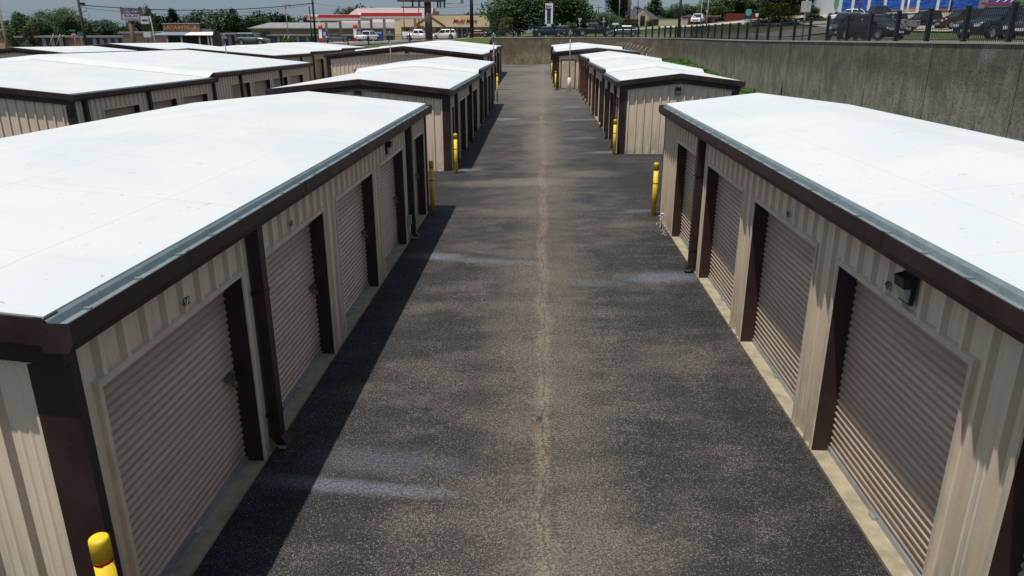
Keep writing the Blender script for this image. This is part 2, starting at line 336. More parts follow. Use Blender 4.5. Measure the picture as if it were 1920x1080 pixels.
def mat_wall(name, a, b, horiz=0):
    m = N(name); x, y, z = m.xyz()
    s1 = m.noise(1.7, m.map(scale=(1, 1, .38)), 10, .78); s2 = m.noise(6, m.map(scale=(1, 1, .16)), 9, .78); bl = m.noise(.35, detail=9, rough=.75)
    k = m.mix(m.rng(s1, .38, .62), b, a); k = m.mix(m.rng(m.noise(7, detail=7, rough=.8), .50, .62, 0, .7), k, tuple(q * .45 for q in b)); k = m.mix(m.rng(m.noise(5, m.map(scale=(1, 1, .5), loc=(3, 8, 2)), 8, .8), .54, .66, 0, .6), k, tuple(q * 1.5 for q in a))
    k = m.mix(m.rng(s2, .52, .75, 0, .65), k, tuple(q * 1.55 for q in a))
    k = m.mix(m.rng(bl, .46, .62, 0, .6), k, tuple(q * r for q, r in zip(b, (.62, .66, .62)))); k = m.mix(m.rng(m.noise(.55, m.map(scale=(1, 1, .6), loc=(9, 2, 4)), 8, .7), .52, .68, 0, .55), k, (.30, .33, .31))
    topd = m.math('MULTIPLY', m.rng(z, 1.7, 3.5, 0, 1), m.rng(m.noise(1.1, detail=8, rough=.7), .3, .6, .45, 1))
    k = m.mix(m.math('MULTIPLY', topd, .72), k, (.085, .068, .052)); bl_ = m.math('ABSOLUTE', m.math('SUBTRACT', z, m.math('ADD', 2.85, m.math('MULTIPLY', m.noise(.6), .06)))); k = m.mix(m.math('MULTIPLY', m.rng(bl_, .0, .03, 1, 0), m.rng(m.noise(1.7), .45, .6, 0, .6)), k, (.05, .045, .04))
    if horiz:
        bz = m.math('ABSOLUTE', m.math('SUBTRACT', m.math('FRACT', m.math('MULTIPLY', z, 2.4)), .5))
        k = m.mix(m.rng(bz, .0, .05, .5, 0), k, (.22, .19, .12))
        k = m.mix(m.rng(m.noise(.5, m.map(loc=(3, 1, 0))), .5, .7, 0, .5), k, (.14, .075, .03))
    m.bump(m.math('ADD', s1, m.noise(9, detail=6, rough=.7)), .6, .06)
    return m.done(k, .92, 0, .25)
WALLM = mat_wall('weathered_retaining_wall_concrete', (.37, .345, .285), (.20, .185, .15))
WALLE = mat_wall('stained_end_wall_concrete', (.34, .285, .18), (.19, .16, .10), 1)

# ------------------------------------------------------------ ground inside the yard
def grid(name, xs, ys, fz, mat, kind='structure', parent=None):
    b = MB(); nx = len(xs)
    for y in ys:
        for x in xs: b.v.append((x, y, fz(x, y)))
    for j in range(len(ys) - 1):
        for i in range(nx - 1): b.face([j * nx + i, j * nx + i + 1, (j + 1) * nx + i + 1, (j + 1) * nx + i], True)
    o = link(name, b.mesh(name, mat), parent)
    if kind: o['kind'] = kind
    return o
def fr(a, b, n): return [a + (b - a) * i / n for i in range(n + 1)]
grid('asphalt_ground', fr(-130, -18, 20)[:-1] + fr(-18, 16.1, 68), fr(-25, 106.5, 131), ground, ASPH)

# line of the retaining wall: straight beside the drive, round the corner, then across the end
WL = [(16, y) for y in fr(-25, 86, 37)] + [(15.8, 89), (15.2, 92), (14.2, 95), (12.8, 98), (11, 100.8), (8.8, 103), (6, 104.8), (3, 105.8)] + [(x, 106.2) for x in fr(0, -48, 16)] + [(x, 106.2) for x in fr(-54, -130, 12)]
def wtop(x, y):
    if y < 60 and x > 10: return 4.20
    if x > -9: return lerp_tab([(60, 4.2), (90, 4.38), (106, 4.47)], y)
    return lerp_tab([(-130, 1.15), (-50, 1.35), (-24, 3.4), (-9, 4.47)], x)
def wn(i):
    a = Vector(WL[max(0, i - 1)]); b = Vector(WL[min(len(WL) - 1, i + 1)]); d = (b - a).normalized()
    return Vector((d.y, -d.x))      # outward: right of the direction of travel reversed below
# outer land as one sheet fanning out from the wall
def road_dip(x, y): return 0
fan = [0.2, 1.2, 3, 5, 8, 11, 14, 17, 20, 24, 28, 33, 40, 48, 58, 70, 85, 105, 130, 170, 230, 320, 450, 700]
b = MB(); NW = len(WL)
for i, (x, y) in enumerate(WL):
    n = wn(i)
    for s_ in fan:
        px, py = x + n.x * s_, y + n.y * s_
        z = outer(px, py) if s_ > 1 else None
        if z is None: z = wtop(x, y) - .06
        else:
            k = min(1, (s_ - .2) / 8); z = z * k + (wtop(x, y) - .06) * (1 - k)
        b.v.append((px, py, z))
nf = len(fan)
for i in range(NW - 1):
    for j in range(nf - 1): b.face([i * nf + j, i * nf + j + 1, (i + 1) * nf + j + 1, (i + 1) * nf + j], True)
struct(link('grass_ground', b.mesh('grass_ground', GRASS)))
def land(x, y):      # height of that sheet
    if x > 16 and y < 89: s_ = x - 16; base = wtop(16, y)
    else:
        s_ = max(.2, y - 106.2) if x < 3 else max(.2, math.hypot(x - 3, y - 90) - 14.5); base = wtop(min(x, 16), 106)
    k = min(1, max(0, (s_ - .2) / 8))
    return outer(x, y) * k + (base - .06) * (1 - k)

def ribbon(name, pts, w, mat, dz=.05, kind='structure'):
    b = MB(); P = []
    for (x0, y0), (x1, y1) in zip(pts, pts[1:]):
        n = max(1, int(math.hypot(x1 - x0, y1 - y0) / 2.5))
        P += [(x0 + (x1 - x0) * k / n, y0 + (y1 - y0) * k / n) for k in range(n)]
    P.append(pts[-1]); M = 8
    for i, p in enumerate(P):
        a = Vector(P[max(0, i - 2)]); c = Vector(P[min(len(P) - 1, i + 2)]); d = (c - a).normalized(); n = Vector((-d.y, d.x))
        for k in range(M + 1):
            q = Vector(p) + n * (w * (k / M - .5)); b.v.append((q.x, q.y, land(q.x, q.y) + dz))
    for i in range(len(P) - 1):
        for k in range(M): b.face([i * (M + 1) + k, i * (M + 1) + k + 1, (i + 1) * (M + 1) + k + 1, (i + 1) * (M + 1) + k], True)
    o = link(name, b.mesh(name, mat)); o['kind'] = kind; return o
ROAD = [(21.5, -25), (21.5, 50), (22.5, 70), (22.8, 88), (21.5, 98), (18.5, 106), (13, 112.5), (5, 115.5), (-10, 116.5), (-60, 117), (-150, 118)]
ribbon('street', ROAD, 8, STREET, .10)
ribbon('kerb', [(17.4, -25), (17.4, 60), (18, 75), (18.4, 89)], .3, KERB, .20)
ribbon('kerb', [(25.7, -25), (25.7, 50), (26.7, 70), (27, 88), (26, 98), (23, 108), (15, 116), (5, 120), (-10, 121), (-60, 121.4), (-150, 122)], .35, KERB, .20)
ribbon('side_street', [(19, 87), (29, 96), (42, 103), (60, 111), (95, 124)], 11, STREET, .14)
grid('forecourt_paving', fr(-62, -12, 20), fr(128, 171, 14), lambda x, y: land(x, y) + .12, LOT)
grid('dealer_lot_paving', fr(38, 125, 24), fr(74, 150, 20), lambda x, y: land(x, y) + .15, LOT)
grid('side_road', fr(-5, 75, 20), fr(138, 148, 4), lambda x, y: land(x, y) + .12, LOT)
# weedy bank at the foot of the wall
def bank(x, y):
    t = max(0, (x - 8.6) / 7.4); h = lerp_tab([(26, .02), (48, .12), (60, .3), (70, .75), (88, 1.3), (106, 1.4)], y)
    return ground(x, y) + .02 + h * t ** 1.5 + .06 * math.sin(x * 3.1 + y * 1.7) * t
grid('grass_bank', fr(8.6, 16.05, 16), fr(26, 97, 80), bank, WEEDS, 'structure')
def slope(x, y):
    t = (y - 93) / 13.2; return ground(x, y) * (1 - t) + (wtop(x, 106.2) - .03) * t + .02 + .5 * math.sin(math.pi * t) * (wtop(x, 106) - 1) * .3
grid('grass_bank', fr(-50, -7, 30), fr(93, 106.19, 10), slope, GRASS)
b = MB()
rg = random.Random(3)
for k in range(6500):
    y = 27 + 68 * rg.random() ** 1.0; x = 9 + 6.9 * rg.random() ** .7; z = bank(x, y); h = rg.uniform(.04, .17); a = rg.uniform(0, 6.28)
    c, s_ = math.cos(a) * .07, math.sin(a) * .07
    b.face([b.vert((x - c, y - s_, z)), b.vert((x + c, y + s_, z)), b.vert((x + rg.uniform(-.15, .15), y + rg.uniform(-.15, .15), z + h))])
o = link('weed_tufts', b.mesh('weed_tufts', WEEDS)); struct(o, 'stuff'); tag(o, 'rank green weeds along the foot of the concrete wall', 'grass')

# retaining wall
JOINTM = flat('dirty_joint', (.06, .055, .045), .9)
def wall_piece(name, label, i0, i1, mat, parent=None):
    root = thing(name, label, 'wall', (WL[i0][0], WL[i0][1], 0))
    ox, oy = WL[i0]
    b = MB(); cap = MB()
    for i in range(i0, i1):
        for (bb, t0, t1, za, zb) in ((b, 0, .3, -.6, 0), (cap, -.03, .34, 0, .07)):
            p = []
            for zz in (za, zb):
                for (k, t) in ((i, t0), (i, t1), (i + 1, t1), (i + 1, t0)):
                    n = wn(k); x, y = WL[k]; z = (wtop(x, y) if (zz == 0 or zb > 0) else -.6) + (zz if zb > 0 else 0)
                    if zb == 0 and zz == za: z = min(ground(x, y) - .6, wtop(x, y) - .3)
                    p.append((x + n.x * t - ox, y + n.y * t - oy, z))
            bb.hexa(p)
    link('wall_face', b.mesh('wall_face', mat), root); link('coping', cap.mesh('coping', KERB), root)
    j = MB()
    for i in range(i0 + 1, i1, 2):
        x, y = WL[i]; n = wn(i); j.box(x - ox - n.x * .004 - .012, x - ox - n.x * .004 + .012, y - oy - n.y * .004 - .012, y - oy - n.y * .004 + .012, ground(x, y) - .3, wtop(x, y) - .01)
    link('joint', j.mesh('joint', JOINTM), root)
    return root
iA = 37
iC = 45
wall_piece('retaining_wall', 'tall grey streaked concrete wall with black fence on top, right of the storage units', 0, iA, WALLM)
wall_piece('retaining_wall', 'brown stained blockwork wall curving round the far right corner', iA, iC, WALLE)
wall_piece('retaining_wall', 'tan stained concrete wall closing the far end of the driveway', iC, NW - 1, WALLE)

# ------------------------------------------------------------ black picket fence on the wall
def path_pts(poly, step_f):
    out = []; acc = 0; i = 0; cur = Vector(poly[0]); out.append((cur.copy(), Vector(poly[1]) - Vector(poly[0])))
    need = step_f(cur)
    for a, c in zip(poly, poly[1:]):
        a, c = Vector(a), Vector(c); d = c - a; L = d.length; t = 0
        while acc + (L - t) >= need:
            t += need - acc; acc = 0; p = a + d * (t / L); out.append((p, d)); need = step_f(p)
        acc += L - t
    return out
fence_line = [(WL[i][0] + wn(i).x * .45, WL[i][1] + wn(i).y * .45) for i in range(6, NW) if WL[i][0] > -40]
FP = path_pts(fence_line, lambda p: 2.9 if (p.y < 86 or p.x < 2) else 1.45)
fence = thing('picket_fence', 'black steel picket fence with thick posts running along the top of the concrete wall', 'fence', (16.45, 0, 0))
pm = MB(); pm.box(-.075, .075, -.075, .075, 0, 1.36); pm.box(-.09, .09, -.09, .09, 1.36, 1.40); pm.extrude([(-.09, 1.40), (.09, 1.40), (0, 1.45)], 'y', -.09, .09)
pm = pm.mesh('fence_post', BLACK)
def fz(p): return wtop(min(p.x, 16), p.y) - .02
for k, (p, d) in enumerate(FP):
    link('fence_post', pm, fence, (p.x - 16.45, p.y, fz(p)), (0, 0, math.atan2(d.y, d.x)))
for k in range(len(FP) - 1):
    p, q = FP[k][0], FP[k + 1][0]; L = (q - p).length
    b = MB()
    for z in (.16, .98, 1.22): b.box(.07, L - .07, -.02, .02, z, z + .045)
    n = int(L / .125)
    for i in range(1, n): b.box(L * i / n - .009, L * i / n + .009, -.009, .009, .07, 1.30)
    z0, z1 = fz(p), fz(q)
    o = link('picket_panel', b.mesh('picket_panel', BLACK), fence, (p.x - 16.45, p.y, z0), (0, -math.atan2(z1 - z0, L), math.atan2(q.y - p.y, q.x - p.x)))

# chain link fence with barbed wire arms at the far right corner of the yard
root = thing('chain_link_fence', 'grey chain link fence with slanted barbed wire arms behind the right row', 'fence', (9.0, 66, 0))
GREYM = flat('weathered_galvanised_pipe', (.22, .22, .22), .5, .5)
b = MB(); b2 = MB()
for k in range(11):
    y = k * 2.9; z = bank(9.2, 66 + y)
    p = MB(); p.tube((0, y, z), (0, y, z + 2.5), .04, n=6); link('fence_post', p.mesh('fence_post', GREYM), root)
    p = MB(); p.tube((0, y, z + 2.5), (.42, y + .1, z + 2.95), .03, n=5); link('barbed_arm', p.mesh('barbed_arm', flat('white_arm', (.26, .26, .25)) if k == 0 else bpy.data.materials['white_arm']), root)
for k in range(10):
    y0, y1 = k * 2.9, k * 2.9 + 2.9; z0, z1 = bank(9.2, 66 + y0), bank(9.2, 66 + y1)
    b2.tube((0, y0, z0 + 2.45), (0, y1, z1 + 2.45), .02, n=5)
    for w_ in (.1, .25, .4): b2.tube((w_, y0, z0 + 2.5 + w_ * 1.05), (w_, y1, z1 + 2.5 + w_ * 1.05), .008, n=4)
    for j in range(26):
        t0 = j / 26; za = z0 + (z1 - z0) * t0
        for s_ in (1, -1):
            b.tube((0, y0 + 2.9 * t0, za + (0 if s_ > 0 else 2.4)), (0, min(y0 + 2.9 * t0 + 2.4 * .55, y1 + 1.3), za + (2.4 if s_ > 0 else 0)), .004, n=3, caps=False)
link('chain_mesh', b.mesh('chain_mesh', GREYM), root); link('wire', b2.mesh('wire', GREYM), root)
# ------------------------------------------------------------ storage buildings
def door_proto():
    b = MB(); n = 28; H = 2.10; p = H / n; q = 8
    pts = []
    for i in range(n * q + 1):
        z = i * H / (n * q); t = (z / p) % 1; t2 = t / .66 if t < .66 else (1 - t) / .34
        t2 = t2 * t2 * (3 - 2 * t2); pts.append((.009 - .020 * t2, z))
    for d, z in pts: b.v += [(-.5, d, z), (.5, d, z)]
    for i in range(len(pts) - 1): b.face([2 * i, 2 * i + 1, 2 * i + 3, 2 * i + 2], True)
    return b.mesh('roller_door', DOOR)
DOORM = door_proto()
b = MB(); b.box(-.5, .5, -.03, .02, 0, .055); b.box(-.02, .02, -.06, .0, .0, .03); BARM = b.mesh('bottom_bar', STEEL)
b = MB(); b.box(-.10, .06, -.035, 0, -.03, .03); b.box(.0, .05, -.05, -.03, -.09, .02); b.tube((.03, -.03, -.10), (.03, -.07, -.10), .035, n=10); LOCKM = b.mesh('door_lock', flat('dull_lock_steel', (.16, .15, .14), .4, .6))
def lamp_mesh(big=1.0):
    b = MB(); s = big
    b.m = 0; b.box(-.15 * s, .15 * s, -.05 * s, 0, -.24 * s, .16 * s)
    b.hexa([(-.14 * s, -.15 * s, -.02 * s), (.14 * s, -.15 * s, -.02 * s), (.14 * s, -.05 * s, -.02 * s), (-.14 * s, -.05 * s, -.02 * s), (-.13 * s, -.17 * s, .12 * s), (.13 * s, -.17 * s, .12 * s), (.13 * s, -.05 * s, .15 * s), (-.13 * s, -.05 * s, .15 * s)])
    h = b.mesh('lamp_housing', DARK)
    c = MB(); c.hexa([(-.12 * s, -.07 * s, -.21 * s), (.12 * s, -.07 * s, -.21 * s), (.12 * s, -.045 * s, -.21 * s), (-.12 * s, -.045 * s, -.21 * s), (-.125 * s, -.145 * s, -.025 * s), (.125 * s, -.145 * s, -.025 * s), (.125 * s, -.045 * s, -.025 * s), (-.125 * s, -.045 * s, -.025 * s)])
    return h, c.mesh('lamp_lens', LENS)
LAMPH, LAMPG = lamp_mesh(.62)

def rib_profile(a, b_, period=.305, phase=0, minor=True):
    pts = {round(a, 4): 0, round(b_, 4): 0}; k = math.floor((a - phase) / period) - 1
    out = []
    while phase + k * period < b_ + period:
        c = phase + k * period
        out += [(c - .055, 0), (c - .022, .040), (c + .022, .040), (c + .055, 0)]
        if minor:
            for m_ in (.115, .19): out += [(c + m_ - .018, 0), (c + m_, .007), (c + m_ + .018, 0)]
        k += 1
    def val(t):
        for (p, q), (r, s_) in zip(out, out[1:]):
            if p <= t <= r: return q + (s_ - q) * (t - p) / (r - p + 1e-9)
        return 0
    res = [(a, val(a))] + [(t, n_) for t, n_ in out if a + 1e-4 < t < b_ - 1e-4] + [(b_, val(b_))]
    return res, val
def ribbed(b, place, s0, s1, zb, ztop, openings=(), head=2.16, minor=True, phase=0):
    """place(s, n, z) -> point; ztop is a function of s"""
    pr, val = rib_profile(s0, s1, phase=phase, minor=minor)
    cuts = [c for o in openings for c in o if s0 < c < s1]
    pr = sorted(set(pr) | {(c, val(c)) for c in cuts})
    for (a, na), (c, nc) in zip(pr, pr[1:]):
        if c - a < 1e-5: continue
        m_ = (a + c) / 2; z0 = zb
        for o in openings:
            if o[0] < m_ < o[1]: z0 = head
        if ztop(m_) - z0 < .01: continue
        b.quad(place(a, na, z0), place(c, nc, z0), place(c, nc, ztop(c)), place(a, na, ztop(a)))

def storage(label, x0, x1, segs, vis, doors, spouts, rise, lamps=(), nums=(), far=False, roof_z=2.80, group='tan storage buildings with white roofs', gable_lamp=None, red=(), gutter_end=True, plain_back=True):
    """segs: (ya, yb, floor z); vis 'E' or 'W' is the side with the doors; doors: (a, b)"""
    y0 = segs[0][0]; f0 = segs[0][2]
    root = thing('storage_building', label, 'building', (x0, y0, f0), 0, group)
    W = x1 - x0; xm = W / 2
    minor = not far
    for si, (ya, yb, fl) in enumerate(segs):
        dz = fl - f0; a = ya - y0; e = yb - y0; ze = dz + roof_z
        if si: dprev = segs[si - 1][2] - f0
        # floor slab
        b = MB(); b.box(-.038, W + .038, a - (.038 if si == 0 else 0), e + (.038 if si == len(segs) - 1 else 0), dz - .5, dz)
        link('floor_slab', b.mesh('floor_slab', CONC), root)
        # side walls
        for side in ('E', 'W'):
            xw = W if side == 'E' else 0; sg = 1 if side == 'E' else -1
            pl = lambda s_, n, z, xw=xw, sg=sg: (xw + sg * n, s_, z)
            op = [(p - y0, q - y0) for p, q in doors if p >= ya - .01 and q <= yb + .01] if side == vis else []
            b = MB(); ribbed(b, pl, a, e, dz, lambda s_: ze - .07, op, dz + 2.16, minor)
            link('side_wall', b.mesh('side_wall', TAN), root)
            # gutter: brown outside, galvanised inside
            g = MB(); L0, L1 = a - (.05 if si else .19), e + (.17 if si == len(segs) - 1 else .05)
            P = lambda n, y, z, xw=xw, sg=sg: (xw + sg * n, y, ze + z)
            go, gz = .20, -.235
            prof = [(.042, gz), (.165, gz), (go, gz + .07), (go, -.035), (go - .012, -.035), (go - .012, gz + .075), (.16, gz + .012), (.042, gz + .012)]
            for k in range(len(prof)):
                (n0, z0), (n1, z1) = prof[k], prof[(k + 1) % len(prof)]
                g.quad(P(n0, L0, z0), P(n1, L0, z1), P(n1, L1, z1), P(n0, L1, z0))
            capf = [(.0, gz), (.165, gz), (go, gz + .07), (go, -.035), (.0, -.035)]
            for yy in (L0, L1):
                g.face([g.vert(P(n, yy, z)) for n, z in capf])
            # lip joints
            y = L0 + 1.6
            while y < L1 - .3 and not far:
                g.box(*(sorted((xw + sg * (go - .02), xw + sg * (go + .003)))), y - .03, y + .03, ze - .16, ze - .033); y += 3.05
            go_ = link('gutter', g.mesh('gutter', BROWN), root)
            l = MB()
            lp = [(-.03, .004), (.03, -.004), (.055, -.03), (.07, -.075), (go - .02, -.085), (go - .015, -.036)]
            for (n0, z0), (n1, z1) in zip(lp, lp[1:]): l.quad(P(n0, L0 + .01, z0), P(n1, L0 + .01, z1), P(n1, L1 - .01, z1), P(n0, L1 - .01, z0))
            if not far:
                y = L0 + .35
                while y < L1:
                    for dy, hh in ((0, .008),):
                        xa, xb = sorted((xw + sg * .075, xw + sg * .125))
                        l.box(xa, xb, y - .012, y + .012, ze - .083, ze - .060)
                    y += .62
            link('gutter_liner', l.mesh('gutter_liner', GALV), go_)
        # roof
        step = .22 if si else .085
        b = MB(); ov = .035
        pr = [(-ov, ze - .05), (W + ov, ze - .05), (W + ov, ze), (xm, ze + rise), (-ov, ze)]
        lowf = (fl - segs[si - 1][2] + .012) if si else .085
        # finer grid on the roof top, gently uneven
        rg = random.Random(int(y0 * 10 + si + x0 * 7)); nx, ny = (24, max(4, int((e - a) / .5))) if not far else (8, 6)
        xs = fr(-ov, W + ov, nx); ys = fr(a - (.06 if si else .165), e + (.165 if si == len(segs) - 1 else .02), ny)
        if not any(abs(x - xm) < 1e-6 for x in xs): xs = sorted(xs + [xm])
        base = len(b.v)
        for j, y in enumerate(ys):
            for i, x in enumerate(xs):
                zz = ze + rise * (1 - abs(x - xm) / (xm + ov))
                if 0 < i < len(xs) - 1 and 0 < j < len(ys) - 1: zz += rg.uniform(-.006, .006)
                b.v.append((x, y, zz))
        nX = len(xs)
        for j in range(len(ys) - 1):
            for i in range(nX - 1): b.face([base + j * nX + i, base + j * nX + i + 1, base + (j + 1) * nX + i + 1, base + (j + 1) * nX + i], True)
        for yy, dpt in ((ys[0], lowf), (ys[-1], .1)):
            for i in range(nX - 1):
                za = ze + rise * (1 - abs(xs[i] - xm) / (xm + ov)); zb = ze + rise * (1 - abs(xs[i + 1] - xm) / (xm + ov))
                yo = yy - .55 if (yy == ys[0] and si) else yy
                lo = .02 if (si and yy == ys[0]) else 0; b.quad((xs[i], yo, za - dpt + lo), (xs[i + 1], yo, zb - dpt + lo), (xs[i + 1], yy, zb), (xs[i], yy, za))
        for xx in (-ov, W + ov): b.quad((xx, ys[0], ze), (xx, ys[-1], ze), (xx, ys[-1], ze - .04), (xx, ys[0], ze - .04))
        b.quad((-ov, ys[0], ze - .05), (W + ov, ys[0], ze - .05), (W + ov, ys[-1], ze - .05), (-ov, ys[-1], ze - .05))
        link('roof', b.mesh('roof', ROOF), root)
    ztop = lambda x, base: base + roof_z + rise * (1 - abs(x - xm) / xm)
    # end walls, rake trims, corner trims
    for end, (yy, sg, fl) in enumerate(((0, -1, segs[0][2]), (segs[-1][1] - y0, 1, segs[-1][2]))):
        dz = fl - f0
        b = MB(); pl = lambda s_, n, z: (s_, yy + sg * n, z)
        for (p, q) in ((0, xm), (xm, W)):
            ribbed(b, pl, p, q, dz, lambda s_: ztop(s_, dz) - .1, (), 2, minor)
        link('end_wall', b.mesh('end_wall', TAN), root)
        b = MB()
        for (p, q) in ((-.045, xm), (xm, W + .045)):
            for (n0, n1, t0, t1) in ((.045, .185, -.012, -.19), (.0, .085, -.19, -.37)):
                za, zb = ztop(max(0, min(W, p)), dz), ztop(max(0, min(W, q)), dz); ya_, yb_ = sorted((yy + sg * n0, yy + sg * n1))
                b.hexa([(p, ya_, za + t1), (q, ya_, zb + t1), (q, yb_, zb + t1), (p, yb_, za + t1), (p, ya_, za + t0), (q, ya_, zb + t0), (q, yb_, zb + t0), (p, yb_, za + t0)])
        link('rake_trim', b.mesh('rake_trim', BROWN), root)
        for (xx, sx) in ((0, 1), (W, -1)):
            b = MB(); t = .045
            xa, xb = sorted((xx - sx * t, xx + sx * .235)); ya_, yb_ = sorted((yy + sg * .0, yy + sg * t)); b.box(xa, xb, ya_, yb_, dz, dz + roof_z - .375)
            xa, xb = sorted((xx - sx * t, xx)); ya_, yb_ = sorted((yy, yy - sg * .04)); b.box(xa, xb, ya_, yb_, dz, dz + roof_z - .24)
            link('corner_trim', b.mesh('corner_trim', BROWN), root)
    # doors
    xw = W if vis == 'E' else 0; sg = 1 if vis == 'E' else -1; rz = R(90) * sg
    for k, (p, q) in enumerate(doors):
        fl = max(s_[2] for s_ in segs if s_[0] <= p + .01) - f0; a, e = p - y0, q - y0; m_ = (a + e) / 2; wd = e - a
        d = link('roller_door', DOORM, root, (xw - sg * .17, m_, fl + .045), (0, 0, rz), (wd, 1, 1))
        if not far:
            o = link('bottom_bar', BARM, d, (0, 0, -.045))
            ls = .5 - .16 / wd if vis == 'E' else .46
            if vis == 'E': link('door_lock', LOCKM, d, (ls, -.01, 1.05), (0, 0, 0), (1 / wd, 1, 1))
        b = MB(); X = lambda n: xw + sg * n
        def bx(n0, n1, s0, s1, z0, z1): xa, xb = sorted((X(n0), X(n1))); b.box(xa, xb, s0, s1, fl + z0, fl + z1)
        bx(-.24, .030, a - .02, a, 0, 2.16); bx(-.24, .030, e, e + .02, 0, 2.16); bx(-.24, .030, a - .02, e + .02, 2.14, 2.16)
        link('door_jamb', b.mesh('door_jamb', REDBROWN if k in red else JAMB), root)
        b = MB()
        bx(-.01, .048, a - .045, a - .003, 0, 2.134); bx(-.01, .048, e + .003, e + .045, 0, 2.134); bx(-.01, .052, a - .05, e + .05, 2.137, 2.19)
        link('door_trim', b.mesh('door_trim', TRIM), root)
    # downspouts
    for k, s_ in enumerate(spouts):
        fl = max(g[2] for g in segs if g[0] <= s_ + .01) - f0; y = s_ - y0; ze = fl + roof_z
        b = MB(); X = lambda n: xw + sg * n
        def bx(b, n0, n1, s0, s1, z0, z1): xa, xb = sorted((X(n0), X(n1))); b.box(xa, xb, s0, s1, z0, z1)
        bx(b, .035, .155, y - .07, y + .07, fl + .16, ze - .20)
        xa, xb, xc, xd = X(.035), X(.155), X(.10), X(.22)
        b.hexa([(min(xc, xd), y - .07, fl + .05), (max(xc, xd), y - .07, fl + .05), (max(xc, xd), y + .07, fl + .05), (min(xc, xd), y + .07, fl + .05), (min(xa, xb), y - .07, fl + .16), (max(xa, xb), y - .07, fl + .16), (max(xa, xb), y + .07, fl + .16), (min(xa, xb), y + .07, fl + .16)])
        ds = link('downspout', b.mesh('downspout', REDBROWN if (k in red and red) else BROWN), root)
        if not far:
            for z in (.42, 1.85):
                b = MB(); bx(b, .034, .162, y - .078, y + .078, fl + z, fl + z + .035); bx(b, .034, .040, y - .13, y + .13, fl + z, fl + z + .035); link('bracket', b.mesh('bracket', DARK), ds)
            b = MB(); b.hexa([(min(X(.11), X(.19)), y - .06, fl + .006), (max(X(.11), X(.19)), y - .06, fl + .006), (max(X(.11), X(.19)), y + .06, fl + .006), (min(X(.11), X(.19)), y + .06, fl + .006), (min(X(.10), X(.22)), y - .068, fl + .05), (max(X(.10), X(.22)), y - .068, fl + .05), (max(X(.10), X(.22)), y + .068, fl + .05), (min(X(.10), X(.22)), y + .068, fl + .05)])
            link('outlet', b.mesh('outlet', flat('pale_spout_end', (.34, .37, .37), .5)), ds)
    for s_, z in lamps:
        o = link('wall_lamp', LAMPH, root, (xw + sg * .043, s_ - y0, z - f0), (0, 0, rz)); link('lamp_lens', LAMPG, o)
    if gable_lamp:
        o = link('wall_lamp', LAMPH, root, (gable_lamp[0] - x0, -.043, gable_lamp[1] - f0), (0, 0, 0), (1.15,) * 3); link('lamp_lens', LAMPG, o)
    for s_, z, t in nums:
        me = text_mesh(t, .105, INK, .001, 0, 0, .85)
        link('unit_number', me, root, (xw + sg * .043, s_ - y0, z - f0), (R(90), 0, rz))
    return root

def drs(a, b_, w=2.4, gap=.62):
    n = int((b_ - a + gap) / (w + gap)); o = []; tot = n * w + (n - 1) * gap; s0 = (a + b_ - tot) / 2
    return [(s0 + k * (w + gap), s0 + k * (w + gap) + w) for k in range(n)]
GAPD = lambda ds: [round((ds[k][1] + ds[k + 1][0]) / 2, 2) for k in range(0, len(ds) - 1, 2)]

storage('nearest storage building on the left, number 472 over its first roll-up door', -9.05, -3.02, [(4.15, 19.08, 0)], 'E',
        [(4.38, 6.83), (7.50, 9.70), (10.38, 12.78), (13.42, 15.74), (17.04, 18.66)], [7.14, 16.28], .30, lamps=[(14.10, 2.42)], nums=[(5.67, 2.28, '472'), (8.40, 2.28, '470')])
FRB = storage('nearest storage building on the right, number 471 beside its wall lamp', 3.05, 7.32, [(-1.5, 18.05, .1)], 'W',
        [(-1.2, 1.1), (1.7, 4.09), (4.75, 7.12), (7.76, 10.16), (10.79, 13.22), (14.13, 16.26)], [-1.32, 13.66], .26, lamps=[(5.70, 2.50)], nums=[(6.05, 2.37, '471'), (8.75, 2.37, '469')])
d1 = [(25.95, 26.6)] + drs(27.1, 37.6, 2.3, .55); d2 = drs(38.1, 49.2, 2.3, .55)
storage('second storage building on the left, gable lamp just above the front roof', -9.2, -3.15, [(25.5, 37.8, -.02), (37.8, 49.5, .16)], 'E',
        d1 + d2, [26.85, 32.45, 38.0, 41.0, 46.7], .32, gable_lamp=(-6.25, 2.60))
d1 = drs(29.6, 35.8, 2.5, .5); d2 = drs(36.4, 48.2, 2.4, .55); d3 = drs(48.8, 60.0, 2.4, .55)
storage('second storage building on the right, lamp centred on its tan gable wall', 3.05, 7.5, [(29, 36, .08), (36, 48.5, .24), (48.5, 60.45, .40)], 'W',
        [(29.35, 30.0)] + drs(30.5, 35.9, 2.3, .5) + d2 + d3, [30.25, 33.2, 36.3, 42.2, 48.6, 51.5, 54.5, 57.4], .27, gable_lamp=(5.22, 2.52), red=(5, 6, 7, 8, 9))
RF = storage('farthest right storage building, jutting out with one roll-up door facing the camera', 1.15, 7.5, [(60.5, 72.5, .62), (72.5, 91, .86)], 'W',
        drs(61, 72.2, 2.4, .55) + drs(73, 90.6, 2.4, .55), [61.0, 66.6, 72.7, 78.8, 84.8], .30, far=True)
d = link('roller_door', DOORM, RF, (.96, -.045, .02), (0, 0, 0), (1.05, 1, 1))
b = MB(); b.box(.38, .44, -.06, .0, 0, 2.14); b.box(1.48, 1.54, -.06, .0, 0, 2.14); b.box(.38, 1.54, -.06, .0, 2.14, 2.2)
link('door_jamb', b.mesh('door_jamb', JAMB), RF)
b = MB(); b.box(1.80, 1.895, -.12, -.05, 0, 2.6); link('corner_post', b.mesh('corner_post', REDBROWN), RF)
